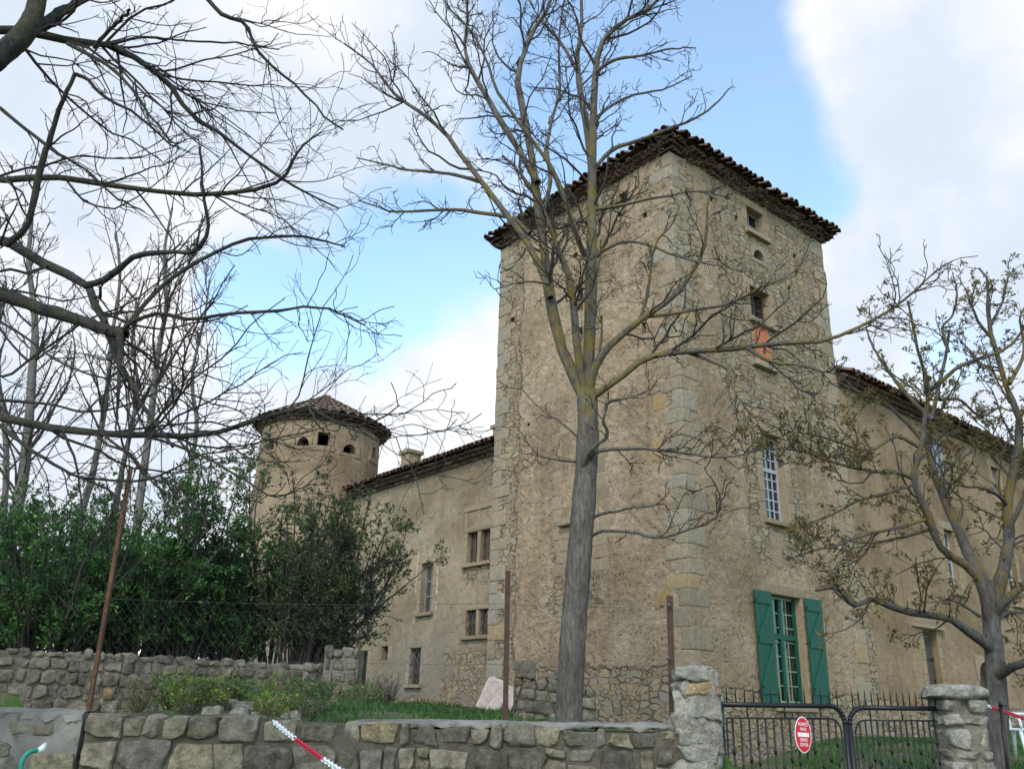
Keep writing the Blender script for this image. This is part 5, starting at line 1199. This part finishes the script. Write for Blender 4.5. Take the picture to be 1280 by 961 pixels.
tree('foreground_tree', 'dark bare limbs of a near tree reaching in from the left edge', T[0][0][0], T, L_,
     [dict(dens=4.2, lf=.42, ang=(22, 58), k=11, wig=.17, up=.02, tmin=.18, rfac=.42, rmin=.0033, lmin=.3, lmax=1.5),
      dict(dens=6.4, lf=.5, ang=(28, 60), k=7, wig=.24, up=.0, tmin=.12, rfac=.7, rmin=.0022, lmin=.15, lmax=.75),
      dict(dens=5.6, lf=.5, ang=(28, 60), k=5, wig=.24, up=.0, tmin=.2, rfac=.8, rmin=.0017, lmin=.07, lmax=.32)], (M['barkdark'], M['barktwig']), limb_in_trunk=24)
# bare trees behind the shrubs
BT = [
 ([(-6,790),(0,735),(14,670),(28,600),(35,540),(40,470),(44,400),(36,330),(40,270)], 17, 19, 4, 'far bare tree with the thickest forked trunk at the left edge'),
 ([(80,790),(98,660),(114,600),(126,540),(135,480),(140,420),(150,350),(145,290)], 18.5, 10, 2.5, 'far slender bare tree leaning right behind the rusty leaning post'),
 ([(160,790),(172,650),(181,580),(190,510),(198,440),(208,380),(205,320),(215,260)], 17.5, 12, 2.5, 'far straight bare tree rising left of the round tower'),
 ([(-5,790),(3,660),(8,590),(5,520),(-4,450),(2,370)], 19.5, 10, 3, 'far bare tree half cut by the left edge'),
 ([(225,790),(232,650),(238,590),(246,530),(240,470),(255,400),(262,350)], 20, 8, 2, 'far thin bare sapling nearest to the round tower'),
 ([(118,790),(140,660),(152,590),(163,540),(172,480),(165,420),(180,350)], 20.5, 9, 2, 'far thin bare sapling between the two slender trees')]
for pix, D, w0, w1, lab in BT:
    tr_ = limb(pix, D, D, w0, w1, 26, .004); b0 = tr_[0][0]
    lm = []
    P, R = tr_[0][None], tr_[1][None]
    P1_, R1_ = grow(P, R, dens=2.3, lf=.36, ang=(22, 48), k=20, wig=.07, up=.03, tmin=.32, rfac=.6, rmin=.012, lmin=1.2, lmax=3.6, taper=.25)
    lm = [(P1_[i], R1_[i]) for i in range(len(P1_))]
    tree('bare_tree', lab, b0, [tr_], lm, [dict(dens=2.6, lf=.38, ang=(25, 55), k=8, wig=.17, up=.05, tmin=.15, rfac=.6, rmin=.009, lmin=.3, lmax=1.7),
        dict(dens=3.4, lf=.48, ang=(25, 55), k=6, wig=.22, up=.04, tmin=.15, rfac=.7, rmin=.007, lmin=.18, lmax=.8)], (M['barkfar'], M['barktwig']), 'bare trees behind the shrubs', limb_in_trunk=0)

# ------------------------------------------------------------------ shrubs and weeds
def shrub(name, label, base, nst, height, spread, lean, dens, leafn, leafsize, mat, group=None, stemmat=None, cat='shrub', up=.08, low=.12):
    e = empty(name, base, label, cat, group); base = np.array(base)
    a_ = rng.uniform(0, 2*np.pi, nst); rr = np.sqrt(rng.random(nst))
    P = np.zeros((nst, 10, 3)); d = norm(np.stack([np.cos(a_)*rr*spread, np.sin(a_)*rr*spread, np.ones(nst)], 1)+np.array(lean))
    P[:, 0] = base+np.stack([np.cos(a_)*rr*spread*.35*height, np.sin(a_)*rr*spread*.35*height, 0*a_], 1)
    st = (height*rng.uniform(.45, 1.16, nst)/9)[:, None]
    for j in range(1, 10): P[:, j] = P[:, j-1]+d*st; d = norm(d+rng.normal(0, .09, (nst, 3))+np.array([0, 0, .02]))
    R = np.linspace(1, .3, 10)[None]*(.006+.006*height)*np.ones((nst, 1))
    mb = MB(); V, Q = tubes(P, R, 5); mb.add(V, Q)
    P1, R1 = grow(P, R, dens=dens, lf=.34, ang=(25, 65), k=6, wig=.2, up=up, tmin=low, rfac=.55, rmin=.004, lmin=.2, lmax=1.1); V, Q = tubes(P1, R1, 4); mb.add(V, Q)
    P2, R2 = grow(P1, R1, dens=dens*1.3, lf=.45, ang=(25, 65), k=5, wig=.2, up=up, tmin=.15, rfac=.7, rmin=.003, lmin=.12, lmax=.5); V, Q = tubes(P2, R2, 3); mb.add(V, Q)
    mb.build('stems', stemmat or M['barktwig'], e)
    mb = MB()
    for PP, w in ((P2, 1.), (P1, .8)):
        m_ = len(PP); n_ = max(1, int(leafn*w)); 
        f = rng.uniform(.25, 1.02, (m_, n_))*(PP.shape[1]-1); i0 = np.minimum(f.astype(int), PP.shape[1]-2); fr = (f-i0)[..., None]; ii = np.arange(m_)[:, None]
        C_ = PP[ii, i0]*(1-fr)+PP[ii, i0+1]*fr; D_ = norm(PP[ii, i0+1]-PP[ii, i0])
        leaves(mb, C_.reshape(-1, 3)+rng.normal(0, .02, (m_*n_, 3)), D_.reshape(-1, 3), leafsize, .5, .75)
    mb.build('foliage', mat, e)
    return e
def ab(px, D, z): q = at(px, 860, D); return np.array([q[0], q[1], z])
SH = [  # photo x of the foot, distance, height, spread, stems, lean, leaf mat, label
 (-70, 13.5, 2.5, .6, 44, (0, 0, 0), 'shrub', 'dark green shrub cut by the left edge of the photo'),
 (45, 13.0, 2.1, .62, 56, (0, 0, 0), 'shrub', 'low broad dark shrub above the left end of the retaining wall'),
 (150, 14.0, 2.3, .5, 50, (0, 0, 0), 'shrub', 'dark green shrub behind the leaning rusty post'),
 (218, 14.6, 3.1, .30, 40, (.0, 0, 0), 'shrub', 'tallest glossy green shrub left of the round tower'),
 (280, 15.2, 2.1, .36, 40, tuple(RT*.08), 'shrub', 'bright green topped shrub just left of the round tower'),
 (334, 16.2, 3.9, .13, 8, tuple(-RT*.04), 'shrubolive', 'thin olive shrub climbing in front of the round tower wall'),
 (378, 15.0, 2.75, .40, 64, tuple(RT*.15), 'shrubolive', 'big lilac bush leaning right in front of the lower wing'),
 (105, 16.5, 2.7, .5, 50, (0, 0, 0), 'shrub', 'dark shrub in the back row among the bare trunks'),
 (10, 17.0, 2.9, .55, 50, (0, 0, 0), 'shrub', 'dark back row shrub behind the forked trunk at the left edge'),
 (190, 17.5, 2.5, .5, 50, (0, 0, 0), 'shrub', 'dark back row shrub behind the straight bare trunk'),
 (262, 18.5, 1.7, .6, 46, (0, 0, 0), 'shrub', 'low dark back row shrub left of the foot of the round tower'),
 (-20, 19.5, 1.8, .7, 46, (0, 0, 0), 'shrub', 'low dark back row shrub furthest behind the left edge'),
]
for px, D, h, sp, ns, ln, mm, lab in SH:
    shrub('shrub', lab, ab(px, D, .45), ns, h, sp, ln, 5.2 if mm == 'shrub' else 4.8, 10, .064, M[mm], 'shrubs on the terrace above the retaining wall')
WD = [(175, 9.3, .24, 'dry', 'dry brown weed tuft at the foot of the leaning post'), (215, 9.5, .3, 'weed', 'yellow green weed left of the rubble heap behind the wall'), (262, 9.4, .34, 'weed', 'brightest yellow green weed clump behind the wall'), (300, 10.6, .4, 'weeddark', 'tall dark weed growing against the retaining wall'),
      (345, 10.2, .32, 'weed', 'weed clump on the rubble above the plastic chain'), (335, 9.3, .18, 'weed', 'low green weed just above the end of the plastic chain'), (385, 9.5, .28, 'weeddark', 'dark green weed mat beside the pier foot'), (240, 9.2, .2, 'weed', 'small weed at the wall top between two bigger clumps'), (400, 10.5, .3, 'weeddark', 'dark ivy weed at the pier corner'), (450, 12.8, .62, 'weeddark', 'tall climbing weed on the right side of the pier')]
for px, D, h, mm, lab in WD:
    u_, v_ = loc(at(px, 870, D)); shrub('weed', lab, uv(u_, v_, zat(u_, v_)-.02), 26, h*.66, .85, (0, 0, 0), 9, 6, .04, M[mm], 'weeds behind the foreground wall', M['dry'], 'weed', low=.05)
u_, v_ = loc(at(505, 880, 25.5)); shrub('weed', 'brown leafless weed thicket at the foot of the lower wing', uv(u_-.5, v_, 0.), 40, .75, .6, (0, 0, 0), 6, 1, .04, M['dry'], None, M['barktwig'], 'weed')
# rubble heap between the walls
for k in range(26):
    px = rng.uniform(255, 420); D = rng.uniform(9.2, 10.8); u_, v_ = loc(at(px, 870, D)); s = rng.uniform(.035, .10)
    mb = MB(); stone(mb, uv(u_, v_, zat(u_, v_)+s*.35), ax3, (s*1.3, s*.7, s), s*.5, .01, 9, .15)
    tag(mb.build('rubble_stone', M['palestone'], None, True), 'loose pale stone in the weedy rubble between the two walls', 'stone', 'loose rubble stones between the walls')
# grass
def grass(n, ulo, uhi, vlo, vhi, h, name, power=1.):
    u = rng.uniform(ulo, uhi, n); v = vlo+(vhi-vlo)*rng.random(n)**power; z = terr(u, v)
    C_ = CAM+u[:, None]*RT+v[:, None]*FH; C_[:, 2] = z-.02
    ok = (C_[:, 0] < -.1) | (C_[:, 1] < -.1); ok &= ~((C_[:, 0] > .7) & (C_[:, 1] > 7)); ok &= (u > 2) | (u > -2.0-np.maximum(v-13.3, 0)*.2); C_ = C_[ok]; m_ = len(C_)
    clump = .6+.8*(np.sin(C_[:, 0]*2.3)*np.sin(C_[:, 1]*1.9+1)+1)/2
    d = norm(rng.normal(0, .35, (m_, 3))+np.array([0, 0, 1.])); hh = (h*rng.uniform(.5, 1.2, m_)*clump)[:, None]; sd = norm(np.cross(d, rng.normal(size=(m_, 3))))*.006*np.clip(v[ok], 8, 20)[:, None]/8
    mid = C_+d*hh*.55; tip = C_+norm(d+rng.normal(0, .35, (m_, 3)))*hh
    V = np.stack([C_-sd, C_+sd, mid+sd*.7, mid-sd*.7, tip], 1).reshape(-1, 3); b_ = np.arange(m_)*5
    mb = MB(); mb.add(V, np.stack([b_, b_+1, b_+2, b_+3], 1), np.stack([b_+3, b_+2, b_+4], 1), tint=np.repeat(rng.random(m_), 5))
    o = mb.build(name, M['grass']); return tag(o, {'lawn_grass': 'short green lawn behind the chain link fence', 'bank_grass': 'green grass on the bank behind the iron gate'}[name], 'grass', None, 'stuff')
grass(26000, -4.8, 1.2, 9.2, 31, .16, 'lawn_grass', 1.2)
grass(24000, 3.6, 12, 9.9, 22, .09, 'bank_grass', 1.2)
